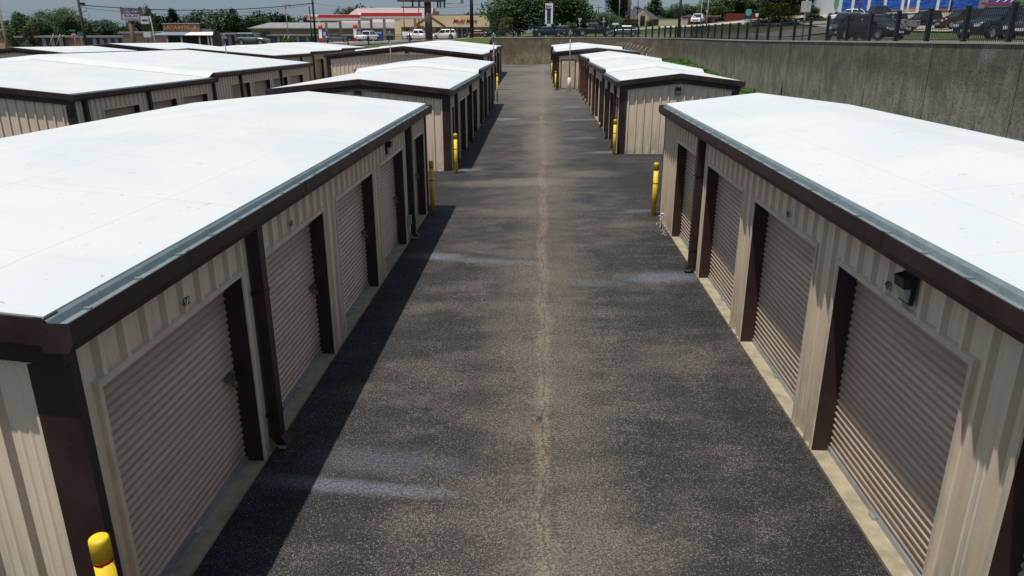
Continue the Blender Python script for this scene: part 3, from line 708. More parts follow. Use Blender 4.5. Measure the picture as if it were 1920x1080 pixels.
storage('wide storage building at the far left end of the driveway, small lamp under its peak', -15.9, -4.45, [(56, 65, .5), (65, 75, .68), (75, 84, .84)], 'E',
        drs(56.4, 64.8) + drs(65.3, 74.8) + drs(75.3, 83.7), [56.3, 62, 65.2, 71, 75.2, 80], .58, gable_lamp=(-9.93, 3.38), far=True)
storage('broad white roofed storage building whose tan end panels meet the left picture edge', -31.0, -15.05, [(23.5, 34.2, -.08), (34.2, 48.7, .12)], 'E',
        drs(24.3, 34.0, 2.3, .62) + drs(34.6, 48.5, 2.3, .62), [24.0, 28.1, 33.9, 37.1, 43.0], .78)
storage('storage building behind the broad left one, its tall doors ending near the fuel station fence', -31.3, -19.2, [(54, 63, .45), (63, 73, .58), (73, 82.7, .72)], 'E',
        drs(54.4, 62.8) + drs(63.3, 72.8) + drs(73.3, 82.4), [54.3, 60, 63.2, 69, 73.2, 78], .50, far=True)
storage('low white storage roof at the back left, just below the orange lettered shop', -45.0, -34.4, [(69, 83, .65)], 'E', drs(70, 82), [70, 76], .52, far=True)
storage('leftmost storage building, only its roof and a strip of gable seen', -43.2, -35.4, [(55.6, 65.5, .60)], 'E', drs(56, 65), [57], .38, far=True)

# electric meter box on the left front building wall
eb = thing('electric_box', 'small grey electric box with conduit low on the left front building', 'electric box', (-2.98, 15.93, 0))
b = MB(); b.box(0, .09, -.06, .06, .42, .62); link('box', b.mesh('box', STEEL), eb)
b = MB(); b.tube((.045, 0, -.03), (.045, 0, .42), .018, n=8); link('conduit', b.mesh('conduit', STEEL), eb)
wt = thing('water_tap', 'pale water tap on a short pipe at the right building base near its far corner', 'tap', (2.92, 17.1, .07))
b = MB(); b.tube((0, 0, -.02), (0, 0, .35), .015, n=8); b.tube((0, 0, .33), (-.1, 0, .30), .012, n=8); link('pipe', b.mesh('pipe', STEEL), wt)
b = MB(); b.lathe([(.03, .36), (.03, .38)], n=8); link('handle', b.mesh('handle', WHITE), wt)
b = MB()
for k in range(30):
    y = 16.5 + .045 * k; rr = random.Random(k); b.lathe([(.0, 0), (.012 + rr.random() * .015, .003), (.012, .012 + .01 * rr.random()), (.002, .02)], 2.93 + rr.uniform(-.07, .06), y, 6)
o = link('gravel', b.mesh('gravel', flat('pale_gravel', (.3, .27, .22), .9))); o.location = (0, 0, .06); struct(o, 'stuff'); tag(o, 'loose pale gravel at the foot of the right front building', 'gravel')

# bollards
def bollard(x, y, label, h=1.36, mat=YEL, r=.063):
    z = ground(x, y)
    root = thing('bollard', label, 'bollard', (x, y, z), 0, 'yellow bollards at the building corners')
    b = MB(); b.lathe([(r * .97, -.05), (r * .97, h - .17)], n=24); link('sleeve', b.mesh('sleeve', mat), root)
    b = MB(); b.lathe([(r * 1.0, h - .168), (r * 1.0, h - .028), (r * .95, h - .010), (r * .8, h - .002), (r * .3, h)], n=28); link('cap', b.mesh('cap', mat), root)
    for za in (h - .192, h - .53):
        b = MB(); b.lathe([(r * .995, za), (r * .995, za + .028)], n=24); link('red_band', b.mesh('red_band', RED), root)
    return root
bollard(-2.84, 3.84, 'yellow bollard cut off by the bottom edge of the picture at the left front corner')
bollard(-2.90, 19.24, 'faded ochre bollard at the far corner of the left front building', mat=YEL2)
bollard(-2.90, 24.98, 'bright yellow bollard at the near corner of the second left building')
bollard(2.93, 18.5, 'yellow bollard at the far corner of the right front building')
bollard(2.86, 28.7, 'yellow bollard at the near corner of the second right building')
bollard(-3.0, 51.2, 'dull yellow bollard past the far end of the second left building', mat=YEL2, h=1.9)
bollard(1.12, 60.2, 'yellow bollard before the projecting far right building', h=1.5)
bollard(.96, 72.2, 'farther yellow bollard beside the projecting far right building', h=1.7, mat=YEL2)

# yard camera / lamp poles
def yard_pole(x, y, top, label, sleeve=False, r=.045, zb=None):
    z = ground(x, y) if zb is None else zb
    root = thing('yard_lamp_pole', label, 'lamp pole', (x, y, z), 0, 'thin grey yard poles')
    b = MB(); b.tube((0, 0, -.1), (0, 0, top - z), r, r * .8, n=8); link('pole', b.mesh('pole', GREYM), root)
    b = MB(); b.box(-.16, .16, -.12, .12, top - z - .02, top - z + .16); b.lathe([(.1, top - z + .15), (.03, top - z + .26)], n=8); link('lamp_head', b.mesh('lamp_head', GREYM), root)
    if sleeve: b = MB(); b.lathe([(.14, -.05), (.14, 1.0), (.10, 1.05)], n=14); link('white_sleeve', b.mesh('white_sleeve', WHITE), root)
p = at(1067, 168, 59); yard_pole(p.x, 59, at(1067, 64, 59).z, 'tall thin pole with a white sleeved base beside the far right building', True, .055)
p = at(926, 100, 52.5); yard_pole(p.x, 52.5, at(926, 69, 52.5).z, 'thin pole rising beyond the far right corner of the second left roof')
p = at(733, 113, 53); yard_pole(p.x, 53, at(733, 66, 53).z, 'thin pole rising behind the ridge of the second left roof')
p = at(423, 90, 51.5); yard_pole(p.x, 51.5, at(423, 72, 51.5).z, 'short dark pole between the far white roofs')
b = MB(); b.tube((0, 0, 0), (0, 0, 1.5), .035, n=6)
mk = thing('marker_post', 'thin dark post leaning on the long concrete wall above the weeds', 'post', (15.6, 49.5, bank(15.6, 49.5))); link('post', b.mesh('post', DARK), mk)
#PART3
# ------------------------------------------------------------ background builders
BRICK = flat('tan_brick', (.42, .25, .16), .85, 0, .15, 2)
GREYROOF = flat('grey_metal_roofing', (.20, .20, .19), .6, 0, .12, .6)
SHADED = flat('grey_green_garage_door', (.06, .075, .075), .6)
STUCCO = flat('cream_stucco', (.55, .44, .28), .85, 0, .08, 1)
REDP = flat('deep_red_paint', (.42, .018, .025), .45)
WOODP = flat('creosoted_pole_wood', (.045, .032, .025), .9)
RUST = flat('rust_brown_steel_column', (.095, .055, .042), .75)
BLUEB = flat('navy_blue_panel', (.02, .05, .24), .5)
ORANGE = flat('orange_letters', (.36, .15, .035), .7)
def base(x, y): return land(x, y)
def low_strip(name, label, x0, x1, y, depth, h, wallm, roofm, doorm, nd, over=.5, z=None, group=None, postm=None, dh=2.3, rise=.8):
    z = base((x0 + x1) / 2, y) if z is None else z
    root = thing(name, label, 'building', (x0, y, z), 0, group); W = x1 - x0
    b = MB(); b.box(0, W, 0, depth, -1.5, h); link('wall', b.mesh('wall', wallm), root)
    b = MB(); b.hexa([(-.4, -over, h), (W + .4, -over, h), (W + .4, depth + .4, h), (-.4, depth + .4, h), (rise * 2, depth * .35, h + rise), (W - rise * 2, depth * .35, h + rise), (W - rise * 2, depth * .65, h + rise), (rise * 2, depth * .65, h + rise)])
    link('roof', b.mesh('roof', roofm), root)
    b = MB(); b.box(-.42, W + .42, -over - .05, -over, h - .22, h + .05); link('fascia', b.mesh('fascia', GREYROOF), root)
    for k in range(nd):
        a = W * (k + .14) / nd; c = W * (k + .86) / nd
        b = MB(); b.box(a, c, -.06, .02, 0, dh); link('garage_door', b.mesh('garage_door', doorm), root)
        if postm:
            b = MB(); b.box(c + .25 - .3, c + .25 + .3, -.14, -.02, -.3, h - .25); link('pier', b.mesh('pier', postm), root)
    return root
GREYPOST = flat('grey_block_pier', (.30, .29, .27), .8)
def xa(u, y): return at(u, 70, y).x
low_strip('garage_row', 'grey garage row with dark doors under the big left tree', xa(34, 118), xa(113, 118), 118, 8, 2.2, SHADED, GREYROOF, GLASS, 5, z=2.55, postm=GREYPOST, group='long low garages across the street', dh=1.75, rise=.1)
low_strip('brick_building', 'pinkish brick wall section left of the wooden utility pole', xa(113, 119), xa(158, 119), 119, 8, 3.0, flat('pink_brick', (.40, .27, .21), .85), GREYROOF, BRICK, 1, z=1.75, rise=.1)
low_strip('garage_row', 'grey garage row with dark doors right of the wooden utility pole', xa(162, 118), xa(231, 118), 118, 8, 2.2, SHADED, GREYROOF, GLASS, 5, z=2.55, postm=GREYPOST, group='long low garages across the street', dh=1.75, rise=.1)
low_strip('brick_building', 'pinkish brick building behind the storage pylon sign', xa(231, 117), xa(297, 117), 117, 8, 3.6, bpy.data.materials['pink_brick'], GREYROOF, BRICK, 1, z=1.75, rise=.1)
low_strip('brick_house', 'long tan brick building glimpsed under the trees at the left picture edge', -118, xa(30, 140), 140, 9, 3.9, BRICK, GREYROOF, BRICK, 3, z=2.0, rise=.2)
low_strip('garage_row', 'green grey open garages behind the parked grey suv', xa(405, 126), xa(455, 126), 126, 8, 2.9, SHADED, GREYPOST, GLASS, 4, z=2.3, postm=GREYPOST, group='long low garages across the street', rise=.1)
low_strip('garage_row', 'long grey garage row with white piers behind the fuel pumps', xa(505, 174), xa(740, 174), 174, 6, at(600, 65.5, 174).z - 2.9, SHADED, GREYROOF, bpy.data.materials['grey_green_garage_door'], 13, z=2.9, postm=GREYPOST, group='long low garages across the street', rise=.1)
bb_ = low_strip('brick_building', 'long brick building with grey hipped roof behind the gas station', xa(472, 184), xa(760, 184), 184, 16, 4.2, flat('dull_brick', (.36, .24, .17), .85), GREYROOF, bpy.data.materials['dull_brick'], 2, z=2.6, rise=1.35, over=.8)
b = MB(); b.box(2.2, 4.6, -.12, 0, 1.0, 3.4); link('garage_door', b.mesh('garage_door', SHADED), bb_)
# pink roofed hall
hx0, hx1 = xa(636, 200), xa(740, 200)
h = thing('pink_roofed_hall', 'hall with a pale pink ribbed metal roof behind the fuel canopy', 'building', (hx0, 200, 3))
b = MB(); b.box(0, hx1 - hx0 + 6, 0, 18, 0, 4.6); link('wall', b.mesh('wall', BRICK), h)
b = MB(); b.hexa([(-1, -1, 4.6), (24, -1, 4.6), (24, 19, 4.6), (-1, 19, 4.6), (3.4, 8, 9.2), (24, 8, 9.2), (24, 10, 9.2), (3.4, 10, 9.2)]); link('roof', b.mesh('roof', flat('pale_pink_metal_roof', (.36, .265, .255), .6)), h)

# ------------------------------------------------------------ multi mart
z = 4.30; x0, x1 = xa(741, 172), xa(941, 172)
mm = thing('convenience_store', 'cream convenience store with red Multi Mart lettering and a gabled red trimmed porch', 'building', (x0, 172, z)); W = x1 - x0
xs = lambda u: xa(u, 172) - x0
b = MB(); b.box(0, W - 1.6, 0, 14, -1, 5.0); b.box(W - 1.6, W, .6, 14, -1, 4.7); link('wall', b.mesh('wall', STUCCO), mm)
b = MB(); b.box(-.1, W - 1.5, -.25, .1, 4.95, 5.13); link('parapet_cap', b.mesh('parapet_cap', flat('dull_brown_cap', (.13, .08, .06))), mm)
b = MB(); b.box(xs(753), W - 1.6, -.5, 0, 2.55, 4.93); link('sign_fascia', b.mesh('sign_fascia', STUCCO), mm)
b = MB(); b.box(xs(753), W - 1.6, -.06, -.005, -.3, 2.55); link('shop_front', b.mesh('shop_front', flat('tan_shadowed_brick', (.22, .15, .10))), mm)
for (a, c) in ((761, 769), (781, 790), (818, 827), (828.5, 837), (838.5, 847), (849.5, 857), (858.5, 866), (867.5, 876), (877.5, 884)):
    b = MB(); b.box(xs(a), xs(c), -.12, -.055, .3, 2.3); f = link('window', b.mesh('window', GLASS), mm)
    c_ = MB(); c_.box(xs(c), xs(c) + .12, -.14, -.05, .1, 2.4); link('frame', c_.mesh('frame', GREYPOST), f)
b = MB(); px0, px1, pm_ = xs(778), xs(836), xs(807)
for (a, c, za, zc) in ((px0, pm_, 2.55, 4.75), (pm_, px1, 4.75, 2.55)): b.hexa([(a, -1.0, za), (c, -1.0, zc), (c, -.5, zc), (a, -.5, za), (a, -1.0, za + .28), (c, -1.0, zc + .28), (c, -.5, zc + .28), (a, -.5, za + .28)])
link('porch_trim', b.mesh('porch_trim', flat('maroon_trim', (.16, .02, .015))), mm)
b = MB(); b.extrude([(px0 + .3, 2.55), (px1 - .3, 2.55), (pm_, 4.7)], 'y', -.9, -.5); link('porch_gable', b.mesh('porch_gable', STUCCO), mm)
b = MB(); b.box(xs(784), xs(796), -.95, -.9, 2.6, 2.85); link('entrance_sign', b.mesh('entrance_sign', REDP), mm)
for (t, u) in (('Multi', 860.5), ('Mart', 884)):
    me = text_mesh(t, 1.25, REDP, .04, .35, .01); link('lettering', me, mm, (xs(u), -.56, 3.75), (R(90), 0, 0))
b = MB(); b.box(xs(806) + 1.0, xs(812) + 1.0, 2, 4, 5.0, 5.9); link('roof_unit', b.mesh('roof_unit', RUST), mm)
af = thing('a_frame_brace', 'red A shaped brace standing at the right corner of the store', 'frame', (xa(932, 168), 168, 4.4))
b = MB(); b.tube((-.45, 0, 0), (0, 0, 3.2), .12, n=6); b.tube((.45, 0, 0), (0, 0, 3.2), .12, n=6); b.box(-.3, .3, -.05, .05, .9, 1.1); link('brace', b.mesh('brace', flat('dull_red_steel', (.20, .04, .025))), af)
ps = thing('propane_sign', 'small white and red panel by the store corner', 'sign', (xa(938, 167), 167, 4.4))
b = MB(); b.box(-.6, .6, -.04, .04, .6, 1.7); link('panel', b.mesh('panel', flat('salmon_panel', (.62, .28, .22))), ps)

# ------------------------------------------------------------ fuel station
z = 3.85; y = 150; x0, x1 = xa(578, y), xa(795, y); W = x1 - x0; xs = lambda u: xa(u, y) - x0
can = thing('fuel_canopy', 'long white and red fuel canopy with Exxon lettering at its left end', 'canopy', (x0, y, z))
mid = xs(678)
ZB, ZT = at(690, 37.5, y).z - z, at(690, 27, y).z - z
b = MB(); b.box(0, mid, 0, 8, ZB, ZT); b.box(mid - .6, W, .8, 9, ZB + .35, ZT + .35); link('canopy_deck', b.mesh('canopy_deck', WHITE), can)
b = MB(); b.box(xs(600), mid, -.07, -.005, ZB + .42, ZT - .05); b.box(mid, W - .35, .73, .795, ZB + .72, ZT + .30); link('red_fascia', b.mesh('red_fascia', REDP), can)
b = MB(); b.box(xs(600), mid, -.06, -.004, ZB, ZB + .08); b.box(mid, W, .74, .796, ZB + .35, ZB + .42); link('lower_edge', b.mesh('lower_edge', GREYPOST), can)
def exxon(parent, size, loc, red):
    for t, dx in (('E', -.92), ('x', -.36), ('x', .02), ('on', .66)):
        link('lettering', text_mesh(t, size * 1.05, red, .02, 0, .008 * size), parent, (loc[0] + dx * size, loc[1], loc[2]), (R(90), 0, 0))
    b = MB(); s = size
    b.hexa([(loc[0] - .42 * s, loc[1] - .02, loc[2] + .30 * s), (loc[0] - .34 * s, loc[1] - .02, loc[2] + .30 * s), (loc[0] - .34 * s, loc[1], loc[2] + .30 * s), (loc[0] - .42 * s, loc[1], loc[2] + .30 * s), (loc[0] + .18 * s, loc[1] - .02, loc[2] - .42 * s), (loc[0] + .26 * s, loc[1] - .02, loc[2] - .42 * s), (loc[0] + .26 * s, loc[1], loc[2] - .42 * s), (loc[0] + .18 * s, loc[1], loc[2] - .42 * s)])
    link('letter_slash', b.mesh('letter_slash', red), parent)
exxon(can, 1.08, (xs(589.5), -.06, (ZB + ZT) / 2), REDP)
for u, dy in ((609.5, 1.5), (626, 5.5), (672, 1.5), (686, 5.5), (718, 2), (776, 2)):
    b = MB(); b.box(-.22, .22, -.22, .22, -.3, ZB + .4); link('column', b.mesh('column', flat('canopy_column_paint', (.36, .31, .27)) if u == 609.5 else bpy.data.materials['canopy_column_paint']), can, (xs(u), dy, 0))
def pump(u, label, yy=147.5):
    r = thing('fuel_pump', label, 'fuel pump', (xa(u, yy), yy, land(xa(u, yy), yy)), 0, 'fuel pumps under the canopy')
    b = MB(); b.box(-.5, .5, -.3, .3, 0, .35); b.box(-.42, .42, -.26, .26, .35, .9); link('base', b.mesh('base', REDP), r)
    b = MB(); b.box(-.28, .28, -.3, .26, .85, 2.5); link('white_panel', b.mesh('white_panel', WHITE), r)
    b = MB(); b.lathe([(.0, 2.45), (.42, 2.6), (.45, 3.0), (.3, 3.3), (0, 3.4)], n=12); link('red_topper', b.mesh('red_topper', flat('bright_red_topper', (.62, .05, .03), .5)), r)
    b = MB(); b.box(.32, 1.3, -.25, .25, 0, 2.2); link('dispenser', b.mesh('dispenser', BLUEB), r)
    b = MB(); b.box(.5, 1.1, -.27, -.24, 1.3, 2.0); link('screen', b.mesh('screen', GREYPOST), r)
pump(602, 'fuel pump with red topper at the left canopy columns'); pump(667, 'fuel pump with red topper at the middle of the canopy')
vm = thing('ice_box', 'blue merchandise box under the canopy right of the white pickup', 'box', (xa(710, 146), 146, land(xa(710, 146), 146)))
b = MB(); b.box(-.8, .8, -.5, .5, 0, 1.85); link('cabinet', b.mesh('cabinet', BLUEB), vm); b = MB(); b.box(-.7, .7, -.53, -.5, 1.5, 1.75); link('header', b.mesh('header', flat('pale_blue_header', (.2, .3, .5))), vm)
# price sign
y = 125; x0 = at(1022, 55, y).x; zb = land(x0, y)
sg_ = thing('price_sign', 'tall white fuel price sign with red Exxon lettering in front of the big tree', 'sign', (x0, y, zb)); W = at(1036, 55, y).x - x0; Z = lambda v: at(1029, v, y).z - zb
b = MB(); b.box(0, .26, -.12, .12, -.3, Z(6)); b.box(W - .3, W, -.12, .12, Z(45), Z(6)); b.box(0, W, -.14, .14, Z(16), Z(6)); b.box(0, W - .3, -.12, .12, Z(54), Z(45)); link('sign_frame', b.mesh('sign_frame', WHITE), sg_)
exxon(sg_, .40, (W * .42, -.17, Z(11)), REDP)
b = MB(); b.box(.02, W - .3, -.16, -.13, Z(17.4), Z(15.6)); link('blue_stripe', b.mesh('blue_stripe', BLUEB), sg_)
PURP = flat('purple_price_panel', (.06, .02, .14), .4)
for (va, vb, m_, t) in ((26, 18, PURP, '2.99'), (35.5, 27.5, PURP, '3.59'), (45, 37, flat('teal_price_panel', (.03, .12, .12), .4), '3.49')):
    b = MB(); b.box(.28, W - .32, -.10, .10, Z(va), Z(vb)); pn = link('price_panel', b.mesh('price_panel', m_), sg_)
b = MB()
for i in (.35, .62):
    for v_ in (48.5, 52): b.box(i, i + .16, -.14, -.12, Z(v_ + 1.2), Z(v_ - .6))
link('small_panel', b.mesh('small_panel', flat('brown_small_panel', (.2, .12, .09))), sg_)

# billboard column with catwalk, only its lower part is in the picture
y = 118; p = at(805, 72, y); zb = land(p.x, y)
bl = thing('billboard', 'huge rust brown billboard column with walkway brackets above the fuel canopy', 'billboard', (p.x, y, zb))
b = MB(); b.tube((0, 0, -.5), (-.1, 0, at(803, 4, y).z - zb), .58, .52, n=16); link('column', b.mesh('column', RUST), bl)
zc = at(803, 3, y).z - zb
b = MB(); b.box(-4.6, 2.6, -.9, .9, zc, zc + .35); b.box(-3.9, -.5, -1.5, -1.0, zc - .95, zc - .75); link('walkway', b.mesh('walkway', RUST), bl)
b = MB(); b.box(-7, 7, -.35, .35, zc + .35, zc + 4.8); link('sign_panel', b.mesh('sign_panel', RUST), bl)
for dx in (1.6, 2.0, 2.6, -1.2, -2.2):
    b = MB(); b.box(dx - .12, dx + .12, -1.2, -.9, zc - .9, zc + .2); link('bracket', b.mesh('bracket', DARK), bl)
b = MB(); b.tube((2.6, -1, zc - .35), (5.4, -2.2, zc - .35), .05, n=6); b.box(5.2, 5.6, -2.4, -2.0, zc - .35, zc + .15); link('flood_lamp', b.mesh('flood_lamp', GREYM), bl)

# ------------------------------------------------------------ pylon sign and orange lettered shop on the left
y = 104; p = at(249, 70, y); zb = land(p.x, y)
py_ = thing('pylon_sign', 'white business pylon sign on a brown post rising over the far left white roofs', 'sign', (p.x, y, zb))
X = lambda u: at(u, 30, y).x - p.x; Z = lambda v: at(249, v, y).z - zb
b = MB(); b.tube((0, 0, -.3), (0, 0, Z(40)), .40, .30, n=8); link('post', b.mesh('post', RUST), py_)
b = MB(); b.box(X(229), X(263), -.3, .8, Z(38.5), Z(13)); link('cabinet', b.mesh('cabinet', flat('weathered_wood_cabinet', (.26, .15, .09))), py_)
PALE = flat('faded_sign_face', (.50, .50, .55), .5)
b = MB(); b.box(X(233), X(263.5), -.36, -.30, Z(38), Z(13.8)); link('sign_face', b.mesh('sign_face', PALE), py_)
for t, v, c_, s_ in (('DEANBROOK', 18.5, flat('faded_navy_ink', (.05, .05, .11)), .44), ('TAX & FINANCE', 24.5, bpy.data.materials['faded_navy_ink'], .33), ('903-561-7676', 30, flat('faded_plum_ink', (.24, .10, .2)), .36)):
    link('lettering', text_mesh(t, s_, c_, .01, 0, .015), py_, (X(248.5), -.38, Z(v)), (R(90), 0, 0))
b = MB(); b.box(X(234), X(263), -.38, -.35, Z(36.2), Z(34.2)); link('stripe', b.mesh('stripe', flat('slate_stripe', (.16, .2, .25))), py_)
b = MB(); b.box(X(265), X(279.5), -.34, .0, Z(45), Z(30.5)); sm = link('lower_cabinet', b.mesh('lower_cabinet', PALE), py_)
b = MB(); b.box(X(267), X(278), -.36, -.33, Z(39.5), Z(36.5)); link('dark_band', b.mesh('dark_band', PURP), sm)
b = MB(); b.tube((X(281), 0, Z(30)), (X(286), 0, -.3), .09, n=6); link('side_pipe', b.mesh('side_pipe', GREYPOST), py_)
fs = thing('notice_board', 'small pale notice board beside the pylon sign post', 'sign', (at(276, 65, 103).x, 103, land(at(276, 65, 103).x, 103)))
b = MB(); b.box(-.5, .5, -.04, .04, at(276, 70, 103).z - fs.location.z, at(276, 60, 103).z - fs.location.z); link('board', b.mesh('board', PALE), fs)
b = MB(); b.box(-.05, .05, -.03, .03, -.2, at(276, 69, 103).z - fs.location.z); link('post', b.mesh('post', WOODP), fs)
y = 112; x0 = at(300, 70, y).x; zb = 1.7
sh = thing('roadside_shop', 'dark roadside shop with orange lettering on a parapet and a half grey half white awning', 'building', (x0, y, zb)); X = lambda u: at(u, 60, y).x - x0; Z = lambda v: at(350, v, y).z - zb
b = MB(); b.box(X(311), X(396), 0, 3, -1, Z(58)); link('wall', b.mesh('wall', flat('dark_shop_boards', (.05, .04, .05), .8)), sh)
b = MB(); b.box(X(308), X(376), -.3, .2, Z(60), Z(44.5)); link('parapet', b.mesh('parapet', flat('weathered_parapet', (.14, .10, .08), .85)), sh)
b = MB(); b.box(X(307), X(377), -.4, .3, Z(45), Z(43.3)); link('parapet_cap', b.mesh('parapet_cap', GREYPOST), sh)
b = MB(); b.box(X(376), X(398), -.1, .2, Z(60), Z(54)); link('low_parapet', b.mesh('low_parapet', flat('slate_boards', (.09, .08, .10))), sh)
for t, u, s_ in (('US', 317.5, .85), ('PAWN', 340, .95), ('E', 369, .75)):
    link('lettering', text_mesh(t, s_, ORANGE, .02, 0, .04), sh, (X(u), -.33, Z(51.5)), (R(90), 0, 0))
def aw(u0, u1, u2, u3, m_, nm):
    b = MB(); b.hexa([(X(u0), -2.4, Z(66.6)), (X(u1), -2.4, Z(66.6)), (X(u3), 0, Z(61)), (X(u2), 0, Z(61)), (X(u0), -2.4, Z(66.6) + .1), (X(u1), -2.4, Z(66.6) + .1), (X(u3), 0, Z(61) + .1), (X(u2), 0, Z(61) + .1)]); link(nm, b.mesh(nm, m_), sh)
aw(297, 359, 310, 359, flat('slate_awning', (.20, .24, .28), .5), 'grey_awning'); aw(359, 411, 359, 400, WHITE, 'white_awning')
for u in (325.5, 352, 385, 401, 407):
    b = MB(); b.box(X(u) - .1, X(u) + .1, -2.3, -2.1, -.5, Z(67)); link('awning_post', b.mesh('awning_post', GREYPOST), sh)

# ------------------------------------------------------------ right background buildings
y = 172; p = at(1178, 50, y); x0 = p.x; zb = land(x0 + 3, y)
ho = thing('brick_house', 'red brick house with steep dark roof and a front gable beyond the street', 'house', (x0, y, zb)); X = lambda u: at(u, 45, y).x - x0; Z = lambda v: at(1205, v, y).z - zb
RB = flat('red_brick', (.27, .10, .065), .9, 0, .25, 3)
b = MB(); b.box(X(1160), X(1236), 1.5, 8, -1, Z(36)); link('wall', b.mesh('wall', RB), ho)
b = MB(); b.hexa([(X(1158), .9, Z(36)), (X(1238), .9, Z(36)), (X(1238), 9, Z(36)), (X(1158), 9, Z(36)), (X(1176), 4.5, Z(16)), (X(1215), 4.5, Z(16)), (X(1215), 5.5, Z(16)), (X(1176), 5.5, Z(16))]); link('roof', b.mesh('roof', flat('charcoal_shingles', (.045, .047, .055), .9)), ho)
b = MB(); b.extrude([(X(1193), Z(52)), (X(1217), Z(52)), (X(1217), Z(32)), (X(1206), Z(20)), (X(1193), Z(32))], 'y', -.2, 2); link('front_gable', b.mesh('front_gable', flat('tan_gable_stone', (.40, .27, .19), .9)), ho)
b = MB(); b.box(X(1200), X(1208.5), -.28, -.19, Z(48), Z(30)); link('window', b.mesh('window', GLASS), ho)
for u in (1197, 1211): b = MB(); b.box(X(u) - .25, X(u) + .25, -.3, -.18, Z(49), Z(31)); link('pilaster', b.mesh('pilaster', STUCCO), ho)
for k, u in enumerate((1192, 1220)):
    pass
y = 150; x0 = at(1235, 48, y).x; zb = land(x0 + 3, y)
tw = thing('garden_wall', 'pale cream block wall across the street left of the pink building', 'wall', (x0, y, zb)); X = lambda u: at(u, 45, y).x - x0; Z = lambda v: at(1262, v, y).z - zb
b = MB(); b.box(0, X(1289), 0, .3, -1, Z(36.2)); link('wall', b.mesh('wall', flat('cream_block', (.50, .43, .30), .9)), tw)
b = MB(); b.box(-.05, X(1289) + .05, -.05, .35, Z(36.2), Z(35.4)); link('coping', b.mesh('coping', KERB), tw)
y = 152; x0 = at(1290, 44, y).x; zb = land(x0 + 3, y)
pk = thing('pink_building', 'low mauve pink flat roofed building behind the white pickup', 'building', (x0, y, zb)); X = lambda u: at(u, 44, y).x - x0; Z = lambda v: at(1320, v, y).z - zb
b = MB(); b.box(0, X(1346), 0, 7, -1, Z(31)); link('wall', b.mesh('wall', flat('mauve_stucco', (.30, .19, .20), .85)), pk)
b = MB(); b.box(-.3, X(1349), -.6, 7.2, Z(31), Z(29.6)); link('flat_roof', b.mesh('flat_roof', flat('rose_fascia', (.42, .22, .20), .7)), pk)
b = MB(); b.box(X(1326), X(1334), -.05, .0, Z(44), Z(34)); link('door', b.mesh('door', flat('dark_red_door', (.08, .02, .015))), pk)
b = MB(); b.box(X(1340), X(1345), -.05, .0, Z(40), Z(35)); link('window', b.mesh('window', GLASS), pk)
y = 165; x0 = at(1360, 42, y).x; zb = land(x0, y)
rf = thing('red_fence', 'dark red board fence behind the white suv', 'fence', (x0, y, zb)); b = MB()
for k in range(14): b.box(k * .48, k * .48 + .44, 0, .06, -.3, 1.55 + .05 * (k % 2))
link('boards', b.mesh('boards', flat('dark_red_boards', (.17, .02, .018), .8)), rf)
# dealership with blue bays
y = 140; x0 = at(1562, 22, y).x; zb = land(x0 + 12, y) + .15
dl = thing('car_dealership', 'white building with eight tall blue panelled bays above the parked trucks at top right', 'building', (x0, y, zb)); X = lambda u: at(u, 12, y).x - x0; Z = lambda v: at(1700, v, y).z - zb
WHF = flat('off_white_cladding', (.56, .57, .58), .6)
b = MB(); b.box(0, X(1842), .3, 15, -2, 7.5); link('wall', b.mesh('wall', WHF), dl)
def blue():
    m = N('blue_glazed_bay'); a = m.noise(1.2, m.map(scale=(.7, 1, 2.6)), 2)
    k = m.mix(m.rng(a, .42, .58), (.008, .045, .27), (.02, .12, .42)); k = m.mix(m.rng(m.noise(2.4, m.map(scale=(.4, 1, 3), loc=(4, 0, 2)), 1), .55, .62, 0, .6), k, (.01, .03, .22))
    return m.done(k, .25, 0, .5)
BLUEM = blue(); eds = [1577.5, 1598, 1628, 1658.5, 1691, 1720, 1757, 1781, 1839]
for k in range(8):
    a, c = X(eds[k]) + .22, X(eds[k + 1]) - .22; low = (20, 18.5, 15, 17, 11.5, 17.5, 15, 17)[k]
    b = MB(); b.box(a, c, .0, .29, Z(low), 7.0); link('blue_bay', b.mesh('blue_bay', BLUEM), dl)
    b = MB(); b.box(a + .1, c - .1, .12, .28, Z(low) - .45, Z(low) - .08); link('bay_sign', b.mesh('bay_sign', flat('salmon_bay_sign', (.50, .20, .16)) if k == 0 else bpy.data.materials['salmon_bay_sign']), dl)
    b = MB(); b.box(c, c + .44, -.25, .28, -1, 7.3); link('column', b.mesh('column', WHF), dl)
b = MB(); b.extrude([(X(1568.5) + .42 * math.cos(t * math.pi / 10), 1.9 + 1.4 * math.sin(t * math.pi / 10)) for t in range(20)], 'y', .18, .30); link('oval_emblem', b.mesh('oval_emblem', flat('dull_teal', (.08, .22, .17))), dl)
y = 138; x0 = at(1846, 14, y).x; zb = land(x0, y) + .15
cs = thing('roadside_store', 'low store with purple and red fascia and a green sign, top right corner', 'building', (x0, y, zb)); X = lambda u: at(u, 10, y).x - x0; Z = lambda v: at(1870, v, y).z - zb
b = MB(); b.box(0, 16, 0, 10, -2, 4.6); link('wall', b.mesh('wall', flat('greige_wall', (.25, .23, .21))), cs)
b = MB(); b.box(X(1840), X(1897), -.8, 0, Z(9), Z(5)); link('red_awning', b.mesh('red_awning', flat('wine_awning', (.22, .03, .05))), cs)
b = MB(); b.box(X(1852), X(1897), -.5, 0, Z(5), Z(-4)); f_ = link('purple_fascia', b.mesh('purple_fascia', flat('indigo_fascia', (.07, .05, .28))), cs)
